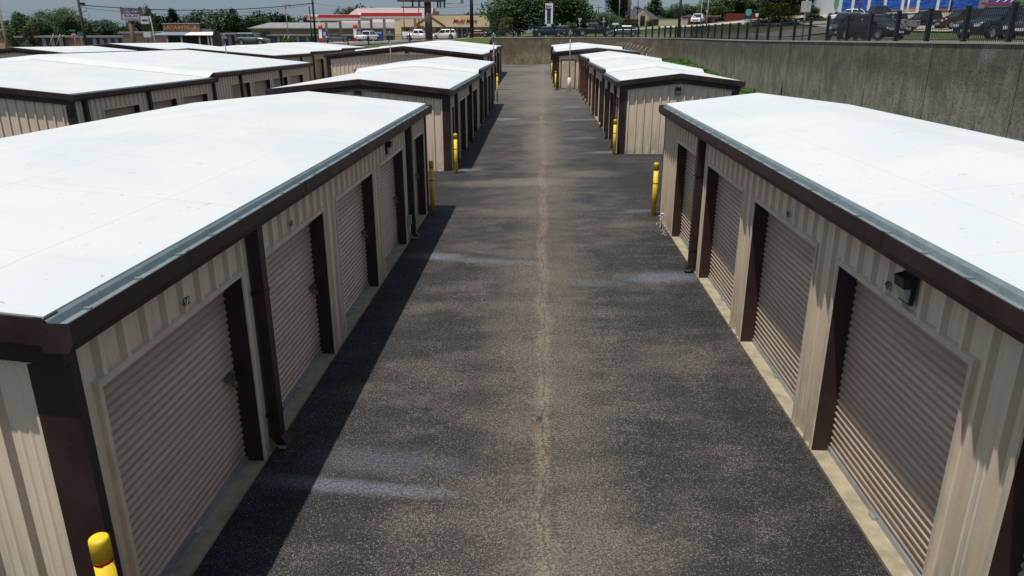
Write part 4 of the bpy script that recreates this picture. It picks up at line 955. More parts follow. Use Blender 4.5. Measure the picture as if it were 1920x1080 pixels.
for u in (1863, 1877, 1889): b = MB(); b.hexa([(X(u), -.56, Z(4)), (X(u) + .2, -.56, Z(4)), (X(u) + .2, -.5, Z(4)), (X(u), -.5, Z(4)), (X(u) + .6, -.56, Z(-2)), (X(u) + .8, -.56, Z(-2)), (X(u) + .8, -.5, Z(-2)), (X(u) + .6, -.5, Z(-2))]); link('slash', b.mesh('slash', WHITE), f_)
b = MB(); b.box(X(1899), X(1960), -.9, -.05, Z(4), Z(-5)); link('green_sign', b.mesh('green_sign', flat('leaf_green_sign', (.03, .25, .03))), cs)
for a in (1881, 1888): b = MB(); b.box(X(a), X(a + 5.5), -.05, .0, Z(17), Z(9)); link('window', b.mesh('window', GLASS), cs)
#PART4
# ------------------------------------------------------------ poles, wires, road signs
def pole(u, vb, vt, y, r, label, name='utility_pole', mat=WOODP, cross=None, cat='utility pole', zb=None):
    p = at(u, vb, y); z = land(p.x, y) if zb is None else zb
    root = thing(name, label, cat, (p.x, y, z)); h = at(u, vt, y).z - z
    b = MB(); b.tube((0, 0, -.4), (0, 0, h), r, r * .75, n=10); link('pole', b.mesh('pole', mat), root)
    if cross: b = MB(); b.box(-cross, cross, -.06, .06, h - .8, h - .65); link('crossarm', b.mesh('crossarm', mat), root)
    return root, Vector((p.x, y, z)), h
zl = 1.1
pA, cA, _ = pole(160, 75, -40, 88, .17, 'dark wooden utility pole with coiled cables left of the pylon sign', zb=zl)
b = MB()
for (dx, dz, r) in ((.55, -.35, .32), (.62, -1.0, .45)):
    for k in range(16):
        t0, t1 = 2 * math.pi * k / 16, 2 * math.pi * (k + 1) / 16
        b.tube((dx + r * math.cos(t0), -.1, dz + r * math.sin(t0)), (dx + r * math.cos(t1), -.1, dz + r * math.sin(t1)), .02, n=5)
b.box(.2, .75, -.2, 0, .1, .35)
zz = at(155, 11, 88).z - zl
link('cable_coil', b.mesh('cable_coil', BLACK), pA, (0, 0, zz))
pB, cB, _ = pole(12, 80, 6, 90, .17, 'pale leaning looking utility pole at the left picture edge', zb=zl, mat=flat('pale_weathered_pole', (.20, .17, .14), .9))
pC, cC, _ = pole(592, 76, -30, 112, .17, 'black utility pole crossing the left end of the fuel canopy', mat=BLACK)
pD, cD, _ = pole(585, 74, 12, 116, .12, 'shorter dark pole just left of the black utility pole', mat=WOODP)
pE, cE, _ = pole(885, 72, -60, 108, .27, 'thick dark utility pole crossing the store lettering', mat=flat('dark_pole_wood', (.022, .016, .013), .9))
pF, cF, _ = pole(1178, 50, -40, 120, .25, 'brown utility pole in front of the brick house', mat=RUST)
pG, cG, _ = pole(1272, 66, -30, 104, .21, 'black pole with signal box right of the cream wall', mat=BLACK)
b = MB(); zz = at(1268, 27, 104).z - cG.z; b.box(-.75, -.15, -.25, .25, zz - .35, zz + .35); link('signal_box', b.mesh('signal_box', BLACK), pG)
pole(1122, 28, 9, 240, .16, 'distant power pole with crossarm in the gap between trees', cross=1.1)
pole(1160, 45, -20, 128, .08, 'slim grey light pole left of the brown utility pole', mat=GREYM, name='light_pole', cat='light pole')
pole(1313, 47, -20, 126, .09, 'slim pale light pole left of the double sign post', mat=GREYPOST, name='light_pole', cat='light pole')
pole(1325, 47, -20, 130, .09, 'second slim pale light pole by the mauve building', mat=GREYPOST, name='light_pole', cat='light pole')
pole(1195, 34, -20, 160, .10, 'thin dark pole beside the brick house roof', mat=BLACK)
pole(1396, 30, -20, 170, .10, 'thin black pole seen above the teal disc sign', mat=BLACK)
pole(1609, 30, -20, 100, .16, 'dark wooden pole before the second blue bay', mat=WOODP)
pole(1781, 24, -20, 120, .17, 'dark pole between the blue bays at top right', mat=BLACK)
pole(1700, 28, -20, 118, .14, 'white light pole rising before the fifth blue bay', mat=WHITE, name='light_pole', cat='light pole')
pole(757, 30, -10, 160, .10, 'thin dark pole behind the fuel canopy left of the billboard', mat=BLACK)
pole(785, 27, -10, 160, .12, 'plum coloured pole behind the fuel canopy nearest the billboard', mat=RUST)
r_, c_, h_ = pole(539, 50, 10, 150, .09, 'slim floodlight pole above the hipped grey roof', mat=GREYM, name='light_pole', cat='light pole')
b = MB(); b.box(-.5, .8, -.3, .3, h_ - .1, h_ + .25); b.box(.3, .9, -.35, .35, h_ - .3, h_); link('flood_lamp', b.mesh('flood_lamp', GREYPOST), r_)
def wire(p, q, sag, label, r=.025):
    o = thing('power_line', label, 'cable', tuple(p)); b = MB(); n = 14; P = []
    for k in range(n + 1):
        t = k / n; v = (q - p) * t; P.append((v.x, v.y, v.z - sag * 4 * t * (1 - t)))
    for a, c in zip(P, P[1:]): b.tube(a, c, r, n=4, caps=False)
    link('cable', b.mesh('cable', BLACK), o); return o
wire(at(152, 9.5, 88), at(588, 5.5, 112), .75, 'thick black cable bundle passing over the pylon sign', .06)
wire(at(-60, 31, 90), at(152, 10, 88), .5, 'thin cable meeting the wooden pole from the left edge', .018)
wire(at(-60, 14, 90), at(150, 22, 88), .4, 'faint cable above the large left tree', .012)
wire(at(152, 14, 88), at(588, 7, 112), 1.1, 'lower cable dipping between wooden pole and black pole', .022)
wire(at(588, 6, 112), at(884, 10, 108), .75, 'cable from the black pole across to the thick store pole', .022)
wire(at(884, 9, 108), at(1176, -6, 120), .4, 'cable from the thick store pole toward the brick house pole', .018)
wire(at(280, 20, 100), at(540, 13, 150), .5, 'pale service cable reaching the floodlight pole', .022)
def guy(u0, v0, u1, v1, y, label):
    p, q = at(u0, v0, y), at(u1, v1, y); o = thing('guy_wire_guard', label, 'guy wire', tuple(p), 0, 'yellow guy wire guards'); b = MB(); b.tube((0, 0, 0), q - p, .04, n=5); link('guard', b.mesh('guard', flat('faded_yellow_guard', (.42, .38, .2)) if 'faded_yellow_guard' not in bpy.data.materials else bpy.data.materials['faded_yellow_guard']), o)
guy(92, 88, 100, 64, 90, 'leftmost yellowish guy wire guard under the big left tree'); guy(104, 88, 113, 64, 90, 'middle yellowish guy wire guard under the big left tree'); guy(113, 76, 120, 65, 90, 'rightmost short guy wire guard under the big left tree')
guy(529, 78, 535, 65, 110, 'left pale guy wire guard beside the shrub'); guy(537, 78, 543.5, 65, 110, 'right pale guy wire guard beside the shrub')
def road_sign(u, v0, v1, y, kind, mat, label, w_=None, post=True, back=None):
    p = at(u, v1, y); z = land(p.x, y) ; root = thing('road_sign', label, 'sign', (p.x, y, z)); zt, zb_ = at(u, v0, y).z - z, at(u, v1, y).z - z; h = zt - zb_; hw = (w_ or h) / 2; zc = (zt + zb_) / 2
    b = MB(); b.tube((0, .03, -.3), (0, .03, zb_ + h * .8), .035, n=6); link('post', b.mesh('post', GREYM), root)
    sh = {'diamond': [(0, -h / 2), (hw, 0), (0, h / 2), (-hw, 0)], 'tri': [(0, -h / 2), (hw, h / 2), (-hw, h / 2)], 'rect': [(-hw, -h / 2), (hw, -h / 2), (hw, h / 2), (-hw, h / 2)],
          'oct': [(hw * math.cos(R(22.5 + 45 * k)), h / 2 * math.sin(R(22.5 + 45 * k))) for k in range(8)], 'disc': [(hw * math.cos(R(15 * k)), h / 2 * math.sin(R(15 * k))) for k in range(24)]}[kind]
    b = MB(); b.extrude([(a, zc + c) for a, c in sh], 'y', -.02, .02); link('sign_plate', b.mesh('sign_plate', mat), root); return root, zc, h
ALU = flat('bare_aluminium_sign_back', (.45, .44, .42), .5, .2)
road_sign(1510, 2, 23, 50, 'rect', ALU, 'blank back of a rectangular road sign above the black fence', .60)
road_sign(1087, 34, 43, 122, 'tri', ALU, 'back of a triangular yield sign behind the black pickup')
r_, zc, h_ = road_sign(1132, 32, 37, 126, 'diamond', ALU, 'pale diamond warning sign back with a small plate beneath'); b = MB(); b.box(-.18, .18, -.02, .02, zc - .55, zc - .28); link('small_plate', b.mesh('small_plate', ALU), r_)
road_sign(1154, 43, 46.6, 121, 'rect', WHITE, 'low white rectangular sign beside the brown utility pole', .95)
road_sign(1302, 30, 34.6, 128, 'rect', WHITE, 'small white road sign before the mauve building', .36)
road_sign(1276, 32, 36.6, 128, 'rect', ALU, 'small grey road sign on the cream wall side', .40)
road_sign(1419, 25, 31, 120, 'rect', WHITE, 'white speed limit style sign right of the teal disc sign', .42)
road_sign(1325.5, 18, 24, 122, 'diamond', ALU, 'grey diamond sign back on the double sign post')
road_sign(1393, 41, 45.5, 118, 'rect', WHITE, 'tiny white marker sign in the verge grass', .35)
r_, zc, h_ = road_sign(1402, 17, 40, 138, 'rect', flat('dark_teal_board', (.008, .035, .045), .5), 'dark teal board with a light teal disc by the trees', 1.25)
b = MB(); b.extrude([(.52 * math.cos(R(15 * k)), zc + h_ * .22 + .6 * math.sin(R(15 * k))) for k in range(24)], 'y', -.06, -.02); link('teal_disc', b.mesh('teal_disc', flat('light_teal_disc', (.08, .38, .36), .5)), r_)
b = MB(); b.box(-.55, .55, -.06, -.02, zc - .95, zc - .65); link('pale_strip', b.mesh('pale_strip', flat('pale_teal_strip', (.35, .55, .55), .5)), r_)
r_, zc, h_ = road_sign(139, 61, 69.5, 96, 'oct', flat('stop_sign_red', (.35, .06, .07), .5), 'red stop sign under green street name plates left of the wooden pole')
link('lettering', text_mesh('STOP', .24, WHITE, .004, 0, .004), r_, (0, -.03, zc), (R(90), 0, 0))
b = MB(); b.box(-.5, .3, -.02, .02, zc + .4, zc + .62); link('name_plate', b.mesh('name_plate', flat('street_name_green', (.02, .12, .09), .5)), r_)
r2, zc2, h2 = road_sign(151, 59.5, 68, 97, 'rect', bpy.data.materials['street_name_green'], 'green street name sign beside the stop sign', .7)

# ------------------------------------------------------------ vehicles
def paint(name, col, met=.3): 
    m = N(name); return m.done(col, .28, met, .5, **{'Coat Weight': .6, 'Coat Roughness': .08})
LAMPW = flat('headlamp_glass', (.7, .72, .72), .15, .3); LAMPR = flat('tail_lamp_red', (.35, .01, .01), .25); PLATE = flat('licence_plate', (.6, .6, .58), .5)
def wheel_meshes(r, w_):
    t = MB(); n = 22
    prof = [(r * .62, -w_ / 2), (r * .95, -w_ / 2), (r, -w_ / 2 * .7), (r, w_ / 2 * .7), (r * .95, w_ / 2), (r * .62, w_ / 2)]
    i = 0
    for rr, yy in prof:
        for k in range(n): a = 2 * math.pi * k / n; t.v.append((rr * math.cos(a), yy, rr * math.sin(a)))
    for j in range(len(prof) - 1):
        for k in range(n): t.face([j * n + k, j * n + (k + 1) % n, (j + 1) * n + (k + 1) % n, (j + 1) * n + k], True)
    h = MB()
    for s_ in (-1, 1): h.face([h.vert((r * .62 * math.cos(2 * math.pi * k / n), s_ * w_ * .36, r * .62 * math.sin(2 * math.pi * k / n))) for k in range(n)])
    for k in range(5):
        a = 2 * math.pi * k / 5
        for s_ in (-1, 1): h.hexa([(r * .1 * math.cos(a + 1.2), s_ * w_ * .38 - .01, r * .1 * math.sin(a + 1.2)), (r * .6 * math.cos(a + .16), s_ * w_ * .38 - .01, r * .6 * math.sin(a + .16)), (r * .6 * math.cos(a - .16), s_ * w_ * .38 - .01, r * .6 * math.sin(a - .16)), (r * .1 * math.cos(a - 1.2), s_ * w_ * .38 - .01, r * .1 * math.sin(a - 1.2)), (r * .1 * math.cos(a + 1.2), s_ * w_ * .38 + .01, r * .1 * math.sin(a + 1.2)), (r * .6 * math.cos(a + .16), s_ * w_ * .38 + .01, r * .6 * math.sin(a + .16)), (r * .6 * math.cos(a - .16), s_ * w_ * .38 + .01, r * .6 * math.sin(a - .16)), (r * .1 * math.cos(a - 1.2), s_ * w_ * .38 + .01, r * .1 * math.sin(a - 1.2))])
    return t.mesh('tyre', RUBBER), h.mesh('rim', CHROME)
WH = {k: wheel_meshes(k, .22) for k in (.33, .38, .40)}
# side outlines, x forward: lower body stations (x, z bottom, z top, half width factor), cabin (x0 base, x0 top, x1 top, x1 base)
KIND = {'sedan': (4.7, 1.80, 1.44, .33, [(-2.35, .45, .78, .86), (-2.25, .26, .95, .94), (-1.75, .20, 1.0, 1), (-.9, .18, .98, 1), (.6, .18, .96, 1), (1.1, .19, .93, 1), (1.75, .2, .84, .99), (2.2, .24, .72, .92), (2.35, .34, .60, .84)], (-1.75, -1.05, .35, 1.15)),
        'suv': (4.75, 1.9, 1.76, .38, [(-2.37, .5, .95, .88), (-2.3, .3, 1.12, .95), (-1.8, .25, 1.15, 1), (.7, .24, 1.12, 1), (1.25, .25, 1.08, 1), (1.9, .28, 1.0, .99), (2.28, .32, .90, .93), (2.37, .42, .72, .86)], (-2.25, -2.0, .35, 1.1)),
        'hatch': (4.3, 1.8, 1.52, .33, [(-2.15, .45, .85, .86), (-2.05, .26, 1.0, .95), (-1.6, .2, 1.02, 1), (.5, .18, .98, 1), (1.2, .2, .92, 1), (1.8, .24, .80, .95), (2.15, .34, .62, .85)], (-2.0, -1.5, .25, 1.2)),
        'pickup': (5.8, 1.98, 1.88, .40, [(-2.9, .55, .98, .95), (-2.85, .45, 1.15, .98), (-1.0, .38, 1.15, 1), (-.9, .36, 1.17, 1), (1.0, .36, 1.16, 1), (1.6, .38, 1.14, 1), (2.4, .40, 1.08, .98), (2.85, .42, .98, .93), (2.9, .5, .8, .9)], (-.95, -.75, .65, 1.35))}
def vehicle(kind, u, v, y, rz, mat, label, cat, group=None, roofm=None, z=None):
    L, W_, H, wr, st, cab = KIND[kind]
    p = at(u, v, y); zg = (land(p.x, y) + .12) if z is None else z
    root = thing({'sedan': 'parked_car', 'suv': 'parked_suv', 'hatch': 'parked_car', 'pickup': 'pickup_truck'}[kind], label, cat, (p.x, y, zg), rz, group)
    hw = W_ / 2; b = MB(); rings = []
    ax = (-(L * .29), L * .31)
    # refine stations with wheel arches
    S_ = []
    xs_ = sorted({s[0] for s in st} | {a + d for a in ax for d in (-wr * 1.15, -wr * .8, -wr * .4, 0, wr * .4, wr * .8, wr * 1.15)})
    def ev(x):
        for q, r in zip(st, st[1:]):
            if q[0] <= x <= r[0]:
                t = (x - q[0]) / (r[0] - q[0] + 1e-9); return [q[i] + (r[i] - q[i]) * t for i in range(4)]
        return st[-1]
    for x in xs_:
        _, z0, z1, k = ev(x); zs = z0
        for a in ax:
            d = abs(x - a)
            if d < wr * 1.14: zs = max(zs, wr + math.sqrt(max(0, (wr * 1.15) ** 2 - d * d)) * .98)
        zs = min(zs, z1 - .12); w_ = hw * k
        rings.append([(x, -w_ * .93, z1), (x, -w_ * .985, z1 - .10), (x, -w_, (z1 + zs) / 2), (x, -w_ * .97, zs), (x, w_ * .97, zs), (x, w_, (z1 + zs) / 2), (x, w_ * .985, z1 - .10), (x, w_ * .93, z1)])
    n = 8
    for r in rings: b.v += r
    for j in range(len(rings) - 1):
        for k in range(n): b.face([j * n + k, j * n + (k + 1) % n, (j + 1) * n + (k + 1) % n, (j + 1) * n + k], True)
    b.face(list(range(n))[::-1]); b.face([(len(rings) - 1) * n + k for k in range(n)])
    if kind == 'pickup':
        pass
    # roof and pillars
    x0, x1, x2, x3 = cab; zb0, zb3 = ev(x0)[2] - .03, ev(x3)[2] - .03; tw = hw * .74; bw = hw * .92
    b.hexa([(x1 - .06, -tw, H - .09), (x2 + .08, -tw, H - .09), (x2 + .08, tw, H - .09), (x1 - .06, tw, H - .09), (x1 + .06, -tw * .9, H), (x2 - .1, -tw * .9, H), (x2 - .1, tw * .9, H), (x1 + .06, tw * .9, H)])
    mids = [.5] if kind in ('pickup',) else ([.45] if kind == 'sedan' else [.30, .62])
    for s_ in (-1, 1):
        for (xb, xt, zb_) in [(x0, x1, zb0), (x3, x2, zb3)] + [(x0 + (x3 - x0) * t, x1 + (x2 - x1) * t, zb0 + (zb3 - zb0) * t) for t in mids]:
            t = .05
            b.hexa([(xb - t, s_ * bw - .03, zb_), (xb + t, s_ * bw - .03, zb_), (xb + t, s_ * bw + .03, zb_), (xb - t, s_ * bw + .03, zb_), (xt - t, s_ * tw - .03, H - .05), (xt + t, s_ * tw - .03, H - .05), (xt + t, s_ * tw + .03, H - .05), (xt - t, s_ * tw + .03, H - .05)])
    link('body', b.mesh('body', mat), root)
    g = MB(); gi = .015
    g.hexa([(x0, -bw + gi, zb0), (x3, -bw + gi, zb3), (x3, bw - gi, zb3), (x0, bw - gi, zb0), (x1, -tw + gi, H - .06), (x2, -tw + gi, H - .06), (x2, tw - gi, H - .06), (x1, tw - gi, H - .06)])
    link('windows', g.mesh('windows', GLASS), root)
    if kind == 'pickup':
        g = MB(); g.box(-2.75, -1.05, -hw * .82, hw * .82, 1.12, 1.165); link('bed_cover', g.mesh('bed_cover', RUBBER), root)
    T, Rm = WH[wr]
    for a in ax:
        for s_ in (-1, 1):
            o = link('wheel', T, root, (a, s_ * (hw - .12), wr)); link('rim', Rm, o)
    for s_ in (-1, 1):
        fx_ = st[-1][0]; zf = st[-2][2] - .10
        g = MB(); g.box(fx_ - .10, fx_ + .02, s_ * hw * .68 - .16, s_ * hw * .68 + .16, zf - .12, zf + .03); link('headlight', g.mesh('headlight', LAMPW), root)
        bx_ = st[0][0]; zr = st[0][2] - .1
        g = MB(); g.box(bx_ - .03, bx_ + .08, s_ * hw * .72 - .11, s_ * hw * .72 + .11, zr - .1, zr + .1); link('tail_light', g.mesh('tail_light', LAMPR), root)
        g = MB(); g.box(x3 - .25, x3 - .08, s_ * (hw + .02) - .09, s_ * (hw + .02) + .09, zb3 + .02, zb3 + .16); link('wing_mirror', g.mesh('wing_mirror', mat), root)
    g = MB(); g.box(st[-1][0] - .01, st[-1][0] + .03, -.26, .26, .42, .55); link('licence_plate', g.mesh('licence_plate', PLATE), root)
    g = MB(); g.box(st[-1][0] - .03, st[-1][0] + .015, -.5, .5, .58, st[-1][2] - .02); link('grille', g.mesh('grille', BLACK), root)
    return root
P_ = {n: paint(n + '_car_paint', c, m_) for n, c, m_ in (('navy', (.010, .016, .05), .3), ('black', (.010, .010, .012), .2), ('steel_blue', (.10, .14, .17), .5), ('white', (.78, .78, .77), 0), ('grey', (.13, .14, .15), .6), ('charcoal', (.03, .034, .04), .5), ('silver', (.45, .46, .47), .6), ('maroon', (.09, .012, .012), .3), ('dark_blue', (.016, .024, .045), .4))}
STV = 'cars on the streets around the yard'
vehicle('sedan', 1028, 70, 114, R(2), P_['navy'], 'navy blue sedan below the fuel price sign', 'car', STV)
vehicle('pickup', 1113, 68, 116, R(178) + math.pi, P_['black'], 'long black pickup truck facing right behind the fence', 'pickup truck', STV)
vehicle('sedan', 1170, 67, 113, R(172), P_['steel_blue'], 'steel blue sedan just behind the black pickup', 'car', STV)
vehicle('hatch', 1062, 69, 119, R(0), P_['charcoal'], 'pale fronted car half hidden by the navy sedan', 'car', STV)
vehicle('suv', 474, 82, 113, R(0), P_['grey'], 'grey suv crossing before the brick building at left', 'suv', STV, z=at(474, 85, 113).z)
vehicle('pickup', 1308, 47, 150, R(250), P_['white'], 'white pickup seen from behind at the mauve building', 'pickup truck', STV)
vehicle('suv', 1349, 47, 185, R(178), P_['white'], 'white suv driving left on the far road', 'suv', STV)
vehicle('pickup', 692, 78, 144, R(70), P_['white'], 'white pickup parked at the fuel pumps', 'pickup truck', 'cars at the fuel station')
vehicle('sedan', 632, 79, 142, R(20), P_['grey'], 'low grey car in front of the left canopy columns', 'car', 'cars at the fuel station')
vehicle('pickup', 786, 78, 140, R(0), P_['white'], 'white pickup left of the billboard column', 'pickup truck', 'cars at the fuel station')
vehicle('suv', 832, 77, 142, R(183), P_['white'], 'white suv right of the billboard column', 'suv', 'cars at the fuel station')
vehicle('sedan', 893, 72, 160, R(180), P_['maroon'], 'dark red sedan parked below the store lettering', 'car', 'cars at the fuel station')
vehicle('sedan', 924, 72, 150, R(182), P_['charcoal'], 'dark car parked by the red A shaped brace', 'car', 'cars at the fuel station')
uv = thing('utility_cart', 'white topped vending cart left of the white pickup by the billboard', 'cart', (at(765, 75, 143).x, 143, land(at(765, 75, 143).x, 143)))
b = MB(); b.box(-.9, .9, -.6, .6, .9, 1.7); link('white_hood', b.mesh('white_hood', WHITE), uv); b = MB(); b.box(-.7, .7, -.5, .5, .1, .9); link('lower_box', b.mesh('lower_box', flat('pale_violet_box', (.3, .3, .42))), uv)
LOTG = 'vehicles behind the fence at right'
vehicle('suv', 1588, 78, 52, R(236), P_['steel_blue'], 'steel blue suv behind the fence posts with its nose to the left', 'suv', LOTG)
vehicle('hatch', 1632, 79, 48, R(-68), P_['black'], 'black hatchback with a white licence plate close behind the fence', 'car', LOTG)
vehicle('suv', 1868, 82, 43, R(200), P_['dark_blue'], 'large dark blue suv behind the last fence posts at right', 'suv', LOTG)
vehicle('sedan', 1952, 84, 38, R(215), P_['black'], 'black sedan with bright headlights at the right picture edge', 'car', LOTG)
vehicle('pickup', 1738, 50, 84, R(182), P_['charcoal'], 'dark green black pickup on the dealer lot edge', 'pickup truck', LOTG)
vehicle('pickup', 1676, 46, 84, R(100), P_['silver'], 'silver pickup seen from behind on the dealer lot', 'pickup truck', LOTG)
vehicle('pickup', 1600, 34, 108, R(10), P_['white'], 'white pickup in front of the first blue bays', 'pickup truck', LOTG)
vehicle('suv', 1800, 48, 80, R(185), P_['maroon'], 'dark red suv partly behind the dark pickup', 'suv', LOTG)
vehicle('sedan', 1880, 44, 78, R(190), P_['white'], 'white sedan on the dealer lot below the store', 'car', LOTG)
vehicle('suv', 1925, 44, 70, R(190), P_['charcoal'], 'dark grey suv on the dealer lot at the right picture edge', 'suv', LOTG)
vehicle('pickup', 1645, 30, 112, R(5), P_['charcoal'], 'dark pickup behind the white one at the blue bays', 'pickup truck', LOTG)

# ------------------------------------------------------------ trees
def leaf_mat(name, a, b_, c):
    m = N(name); q = m.noise(.9, detail=4); f = m.noise(6, detail=3)
    k = m.mix(m.rng(q, .38, .62), a, b_); k = m.mix(m.rng(f, .45, .7, 0, .6), k, c)
    m.done(k, .65, 0, .25); m.b.inputs['Subsurface Weight'].default_value = 0
    return m.mat
LEAF1 = leaf_mat('oak_leaves', (.020, .042, .010), (.036, .064, .014), (.055, .085, .02))
LEAF2 = leaf_mat('yellowish_leaves', (.045, .075, .012), (.070, .095, .018), (.03, .05, .012))
LEAF3 = leaf_mat('dark_pine_needles', (.013, .030, .012), (.024, .045, .016), (.04, .06, .02))
LEAF4 = leaf_mat('reddish_shrub_leaves', (.06, .035, .02), (.035, .045, .015), (.09, .05, .03))
BARK = flat('tree_bark', (.05, .038, .028), .95)
def crown(seed, n, lobes, leaf, shape='round', mat=LEAF1, hollow=.55):
    rg = random.Random(seed); b = MB(); L = []
    for k in range(lobes):
        a = rg.uniform(0, 6.283); 
        if shape == 'cone':
            t = rg.random(); rr = (1 - t) ** .7 * .85 * rg.uniform(.3, 1); c = Vector((rr * math.cos(a), rr * math.sin(a), t * 2 - .95)); r = .18 + .26 * (1 - t)
        else:
            rr = rg.random() ** .5 * .72; ph = rg.uniform(-1.0, .95); c = Vector((rr * math.cos(a), rr * math.sin(a), ph * (1 - rr * (.5 if ph > 0 else .15)) * .78)); r = rg.uniform(.24, .44)
        L.append((c, r))
    for i in range(n):
        c, r = L[rg.randrange(lobes)]
        d = Vector((rg.gauss(0, 1), rg.gauss(0, 1), rg.gauss(0, 1))).normalized(); q = c + d * r * rg.uniform(hollow, 1.08)
        u_ = Vector((rg.gauss(0, 1), rg.gauss(0, 1), rg.gauss(0, 1))).normalized(); v_ = u_.orthogonal().normalized(); s_ = leaf * rg.uniform(.6, 1.5)
        k = [q - u_ * s_, q + v_ * s_ * .6, q + u_ * s_, q - v_ * s_ * .6]
        b.face([b.vert(t) for t in k])
    return b.mesh('crown', mat)
CR = {'oak': [crown(1, 12000, 38, .034, mat=LEAF1), crown(2, 12000, 36, .034, mat=LEAF1), crown(3, 12000, 40, .036, mat=LEAF1)],
      'far': [crown(11, 3600, 22, .055, mat=LEAF1), crown(12, 3600, 24, .055, mat=LEAF1), crown(13, 3600, 20, .055, mat=LEAF3), crown(14, 3600, 22, .055, mat=LEAF3)],
      'yel': [crown(21, 4500, 18, .045, mat=LEAF2), crown(22, 4500, 16, .045, mat=LEAF2)],
      'pine': [crown(31, 3200, 40, .05, 'cone', LEAF3), crown(32, 3200, 36, .05, 'cone', LEAF3)],
      'shrub': [crown(41, 3000, 12, .06, mat=LEAF1)], 'red': [crown(42, 3500, 14, .055, mat=LEAF4)]}
def trunk_mesh(h, r, seed):
    rg = random.Random(seed); b = MB(); b.tube((0, 0, -.5), (0, 0, h * .55), r, r * .75, n=10)
    for k in range(6):
        a = k * 1.05 + rg.random(); z0 = h * rg.uniform(.4, .55); e = Vector((math.cos(a), math.sin(a), 1.1)) * h * .38
        b.tube((0, 0, z0), Vector((0, 0, z0)) + e, r * .45, r * .12, n=6)
    b.tube((0, 0, h * .5), (0, 0, h), r * .7, r * .15, n=7)
    return b.mesh('trunk', BARK)
_tc = [0]
def tree(x, y, h, w_, kind, label, group=None, crown_low=.18, z=None, name='broadleaf_tree', dep=None):
    _tc[0] += 1; rg = random.Random(_tc[0] * 13)
    z = (land(x, y) if z is None else z)
    root = thing(name, label, 'tree' if 'shrub' not in name else 'shrub', (x, y, z), 0, group)
    link('trunk', trunk_mesh(h * .75, max(.06, h * .022), _tc[0]), root)
    ch = h * (1 - crown_low) / 2; me = rg.choice(CR[kind]); w_ = w_ * (1.5 if kind == 'pine' else 1)
    link('crown', me, root, (0, 0, h * crown_low + ch), (0, 0, rg.uniform(0, 6.28)), (w_ / 2 * 1.05, (dep or w_) / 2 * 1.05, ch * 1.08))
    return root
def tpx(u, vt, y, wpx, kind, label, group=None, low=.18, z=None, name='broadleaf_tree'):
    p = at(u, vt, y); zg = land(p.x, y) if z is None else z
    wd = abs(at(u + wpx / 2, vt, y).x - at(u - wpx / 2, vt, y).x)
    return tree(p.x, y, p.z - zg, wd, kind, label, group, low, z, name)
# big trees behind the street
tpx(972, -38, 134, 138, 'oak', 'huge dark oak filling the sky left of the fuel price sign', low=.06)
tpx(1064, -34, 137, 104, 'oak', 'large oak with sky gaps right of the fuel price sign', low=.06)
tpx(932, 12, 150, 40, 'oak', 'smaller tree between the store and the huge oak', low=.1)
tpx(948, 30, 128, 26, 'yel', 'bright green low tree under the huge oak', low=.2)
tpx(1108, 22, 160, 90, 'far', 'green tree mass behind the black pickup', low=.02)
tpx(1146, 16, 150, 62, 'far', 'dark tree left of the brown utility pole', low=.02)
tpx(1163, -30, 165, 54, 'oak', 'tall dark tree behind the brown utility pole', low=.05)
tpx(1075, 38, 124, 40, 'shrub', 'low green shrub mass at the foot of the price sign oak', low=.02, name='street_shrub')
# left cluster
tpx(96, 8, 128, 105, 'oak', 'large dark spreading tree over the left garage row', low=.04, z=1.8)
tpx(42, 22, 132, 55, 'oak', 'dark tree left of the large spreading tree', low=.04, z=1.8)
tpx(140, 26, 134, 50, 'oak', 'dark tree just left of the wooden utility pole', low=.04, z=1.8)
tpx(24, 44, 130, 50, 'yel', 'yellow green tree at the left picture edge', low=.04, z=1.8)
tpx(57, 48, 118, 44, 'red', 'reddish brown shrub below the large left tree', low=.02, z=2.6, name='red_shrub')
tpx(38, 72, 100, 34, 'shrub', 'low dark green shrub beside the left edge pole', low=.0, z=1.2, name='green_shrub')
tpx(545, 64, 112, 44, 'shrub', 'round green shrub between the two pale guy wires', low=.0, z=2.1, name='green_shrub')
tpx(186, 76, 104, 22, 'shrub', 'small green shrub behind the far left white roof', low=.0, z=1.5, name='green_shrub')
tpx(275, 14, 150, 26, 'yel', 'light tree poking up behind the pylon sign', low=.1, z=2)
TL = 'trees in the far tree line'
TLL = 'dark green tree in the far tree line behind the garages'
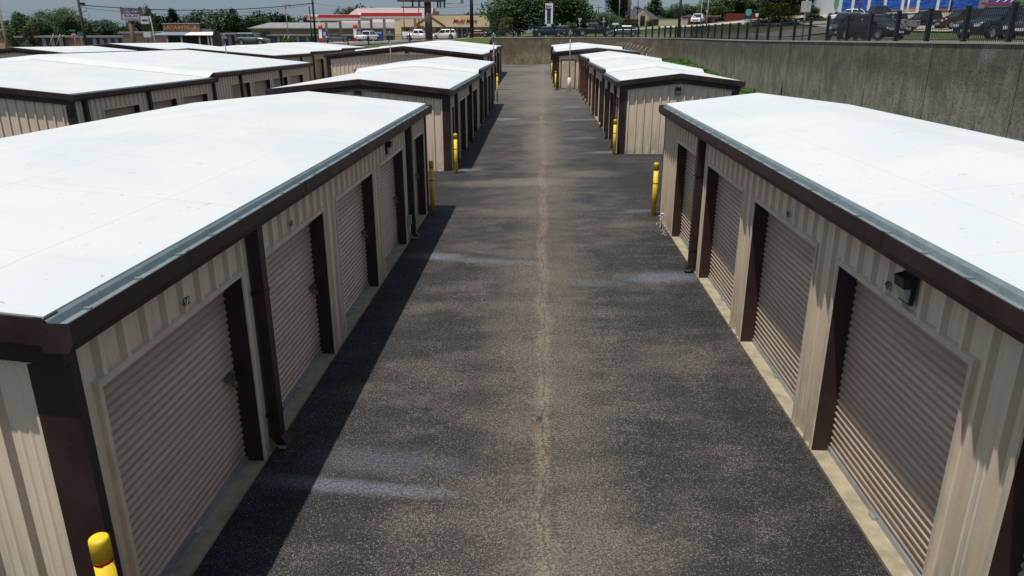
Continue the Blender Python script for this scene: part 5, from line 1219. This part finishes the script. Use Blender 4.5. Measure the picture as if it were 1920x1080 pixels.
for k, (u, vt, wpx, kd) in enumerate([(172, 38, 40, 'far'), (195, 39, 40, 'far'), (218, 38, 42, 'far'), (243, 40, 44, 'far'), (262, 36, 40, 'far'), (300, 27, 44, 'far'), (322, 27, 26, 'pine'), (340, 38, 36, 'far'), (358, 34, 34, 'far'), (390, 17, 56, 'far'), (368, 42, 30, 'far'), (412, 40, 44, 'far'), (437, 27, 22, 'pine'), (428, 42, 34, 'far'), (452, 29, 44, 'far'), (480, 33, 36, 'far'), (512, 22, 50, 'far'), (530, 30, 36, 'far'), (552, 33, 30, 'far'), (570, 32, 32, 'far'), (586, 34, 32, 'far'), (604, 34, 34, 'far'), (624, 36, 34, 'far'), (645, 14, 30, 'far'), (662, 18, 30, 'far'), (682, 12, 34, 'far'), (-10, 40, 60, 'far'), (15, 36, 40, 'far'), (-40, 38, 60, 'far'), (700, 34, 34, 'far'), (878, 20, 34, 'far'), (898, 24, 30, 'far')]):
    tpx(u, vt - 4, 222 + (k * 37 % 30), wpx * 1.6, kd, TLL, TL, .0, name='pine_tree' if kd == 'pine' else 'broadleaf_tree')
TR = 'trees beyond the street at right'; TRL = 'dark green tree in the belt beyond the street at right'
for k, (u, vt, wpx, kd, y) in enumerate([(1188, 14, 34, 'far', 190), (1205, 12, 36, 'far', 200), (1230, 2, 34, 'pine', 195), (1224, 10, 40, 'far', 205), (1250, 12, 38, 'far', 200), (1275, 4, 40, 'far', 195), (1268, 20, 34, 'far', 185), (1300, 8, 40, 'far', 195), (1318, -4, 50, 'far', 200), (1345, -12, 60, 'far', 190), (1378, -18, 60, 'far', 180), (1405, 0, 44, 'far', 190), (1425, -14, 60, 'far', 190), (1460, -25, 60, 'far', 178), (1500, -10, 60, 'far', 170), (1535, -25, 60, 'far', 160), (1552, -20, 50, 'far', 150), (1390, 14, 50, 'far', 176), (1350, 10, 50, 'far', 178), (1520, 14, 50, 'far', 150), (1570, -30, 60, 'far', 165), (1290, 26, 60, 'far', 190), (1240, 26, 60, 'far', 188)]):
    tpx(u, vt, y, wpx * 1.3, kd, TRL, TR, .0, name='pine_tree' if kd == 'pine' else 'broadleaf_tree')
tpx(1447, 2, 132, 66, 'yel', 'bright yellow green tree above the fence at right', low=.05)
tpx(1482, 8, 128, 50, 'yel', 'yellow green tree next to the blank road sign', low=.05)
tpx(1480, 30, 118, 80, 'red', 'brownish roadside shrub under the yellow green trees', low=.0, name='roadside_shrub')
tpx(1430, 36, 122, 60, 'yel', 'weedy roadside shrub below the teal disc sign', low=.0, name='roadside_shrub')
tpx(1532, 22, 120, 52, 'shrub', 'dark hedge left of the dealer building', low=.0, name='hedge_shrub')
tpx(1565, 19, 112, 22, 'red', 'brown clipped bush at the dealer building corner', low=.0, name='clipped_bush')
tpx(1192, 33, 165, 16, 'shrub', 'left round shrub before the brick house', low=.0, name='house_shrub'); tpx(1218, 33, 165, 18, 'shrub', 'right round shrub before the brick house', low=.0, name='house_shrub')
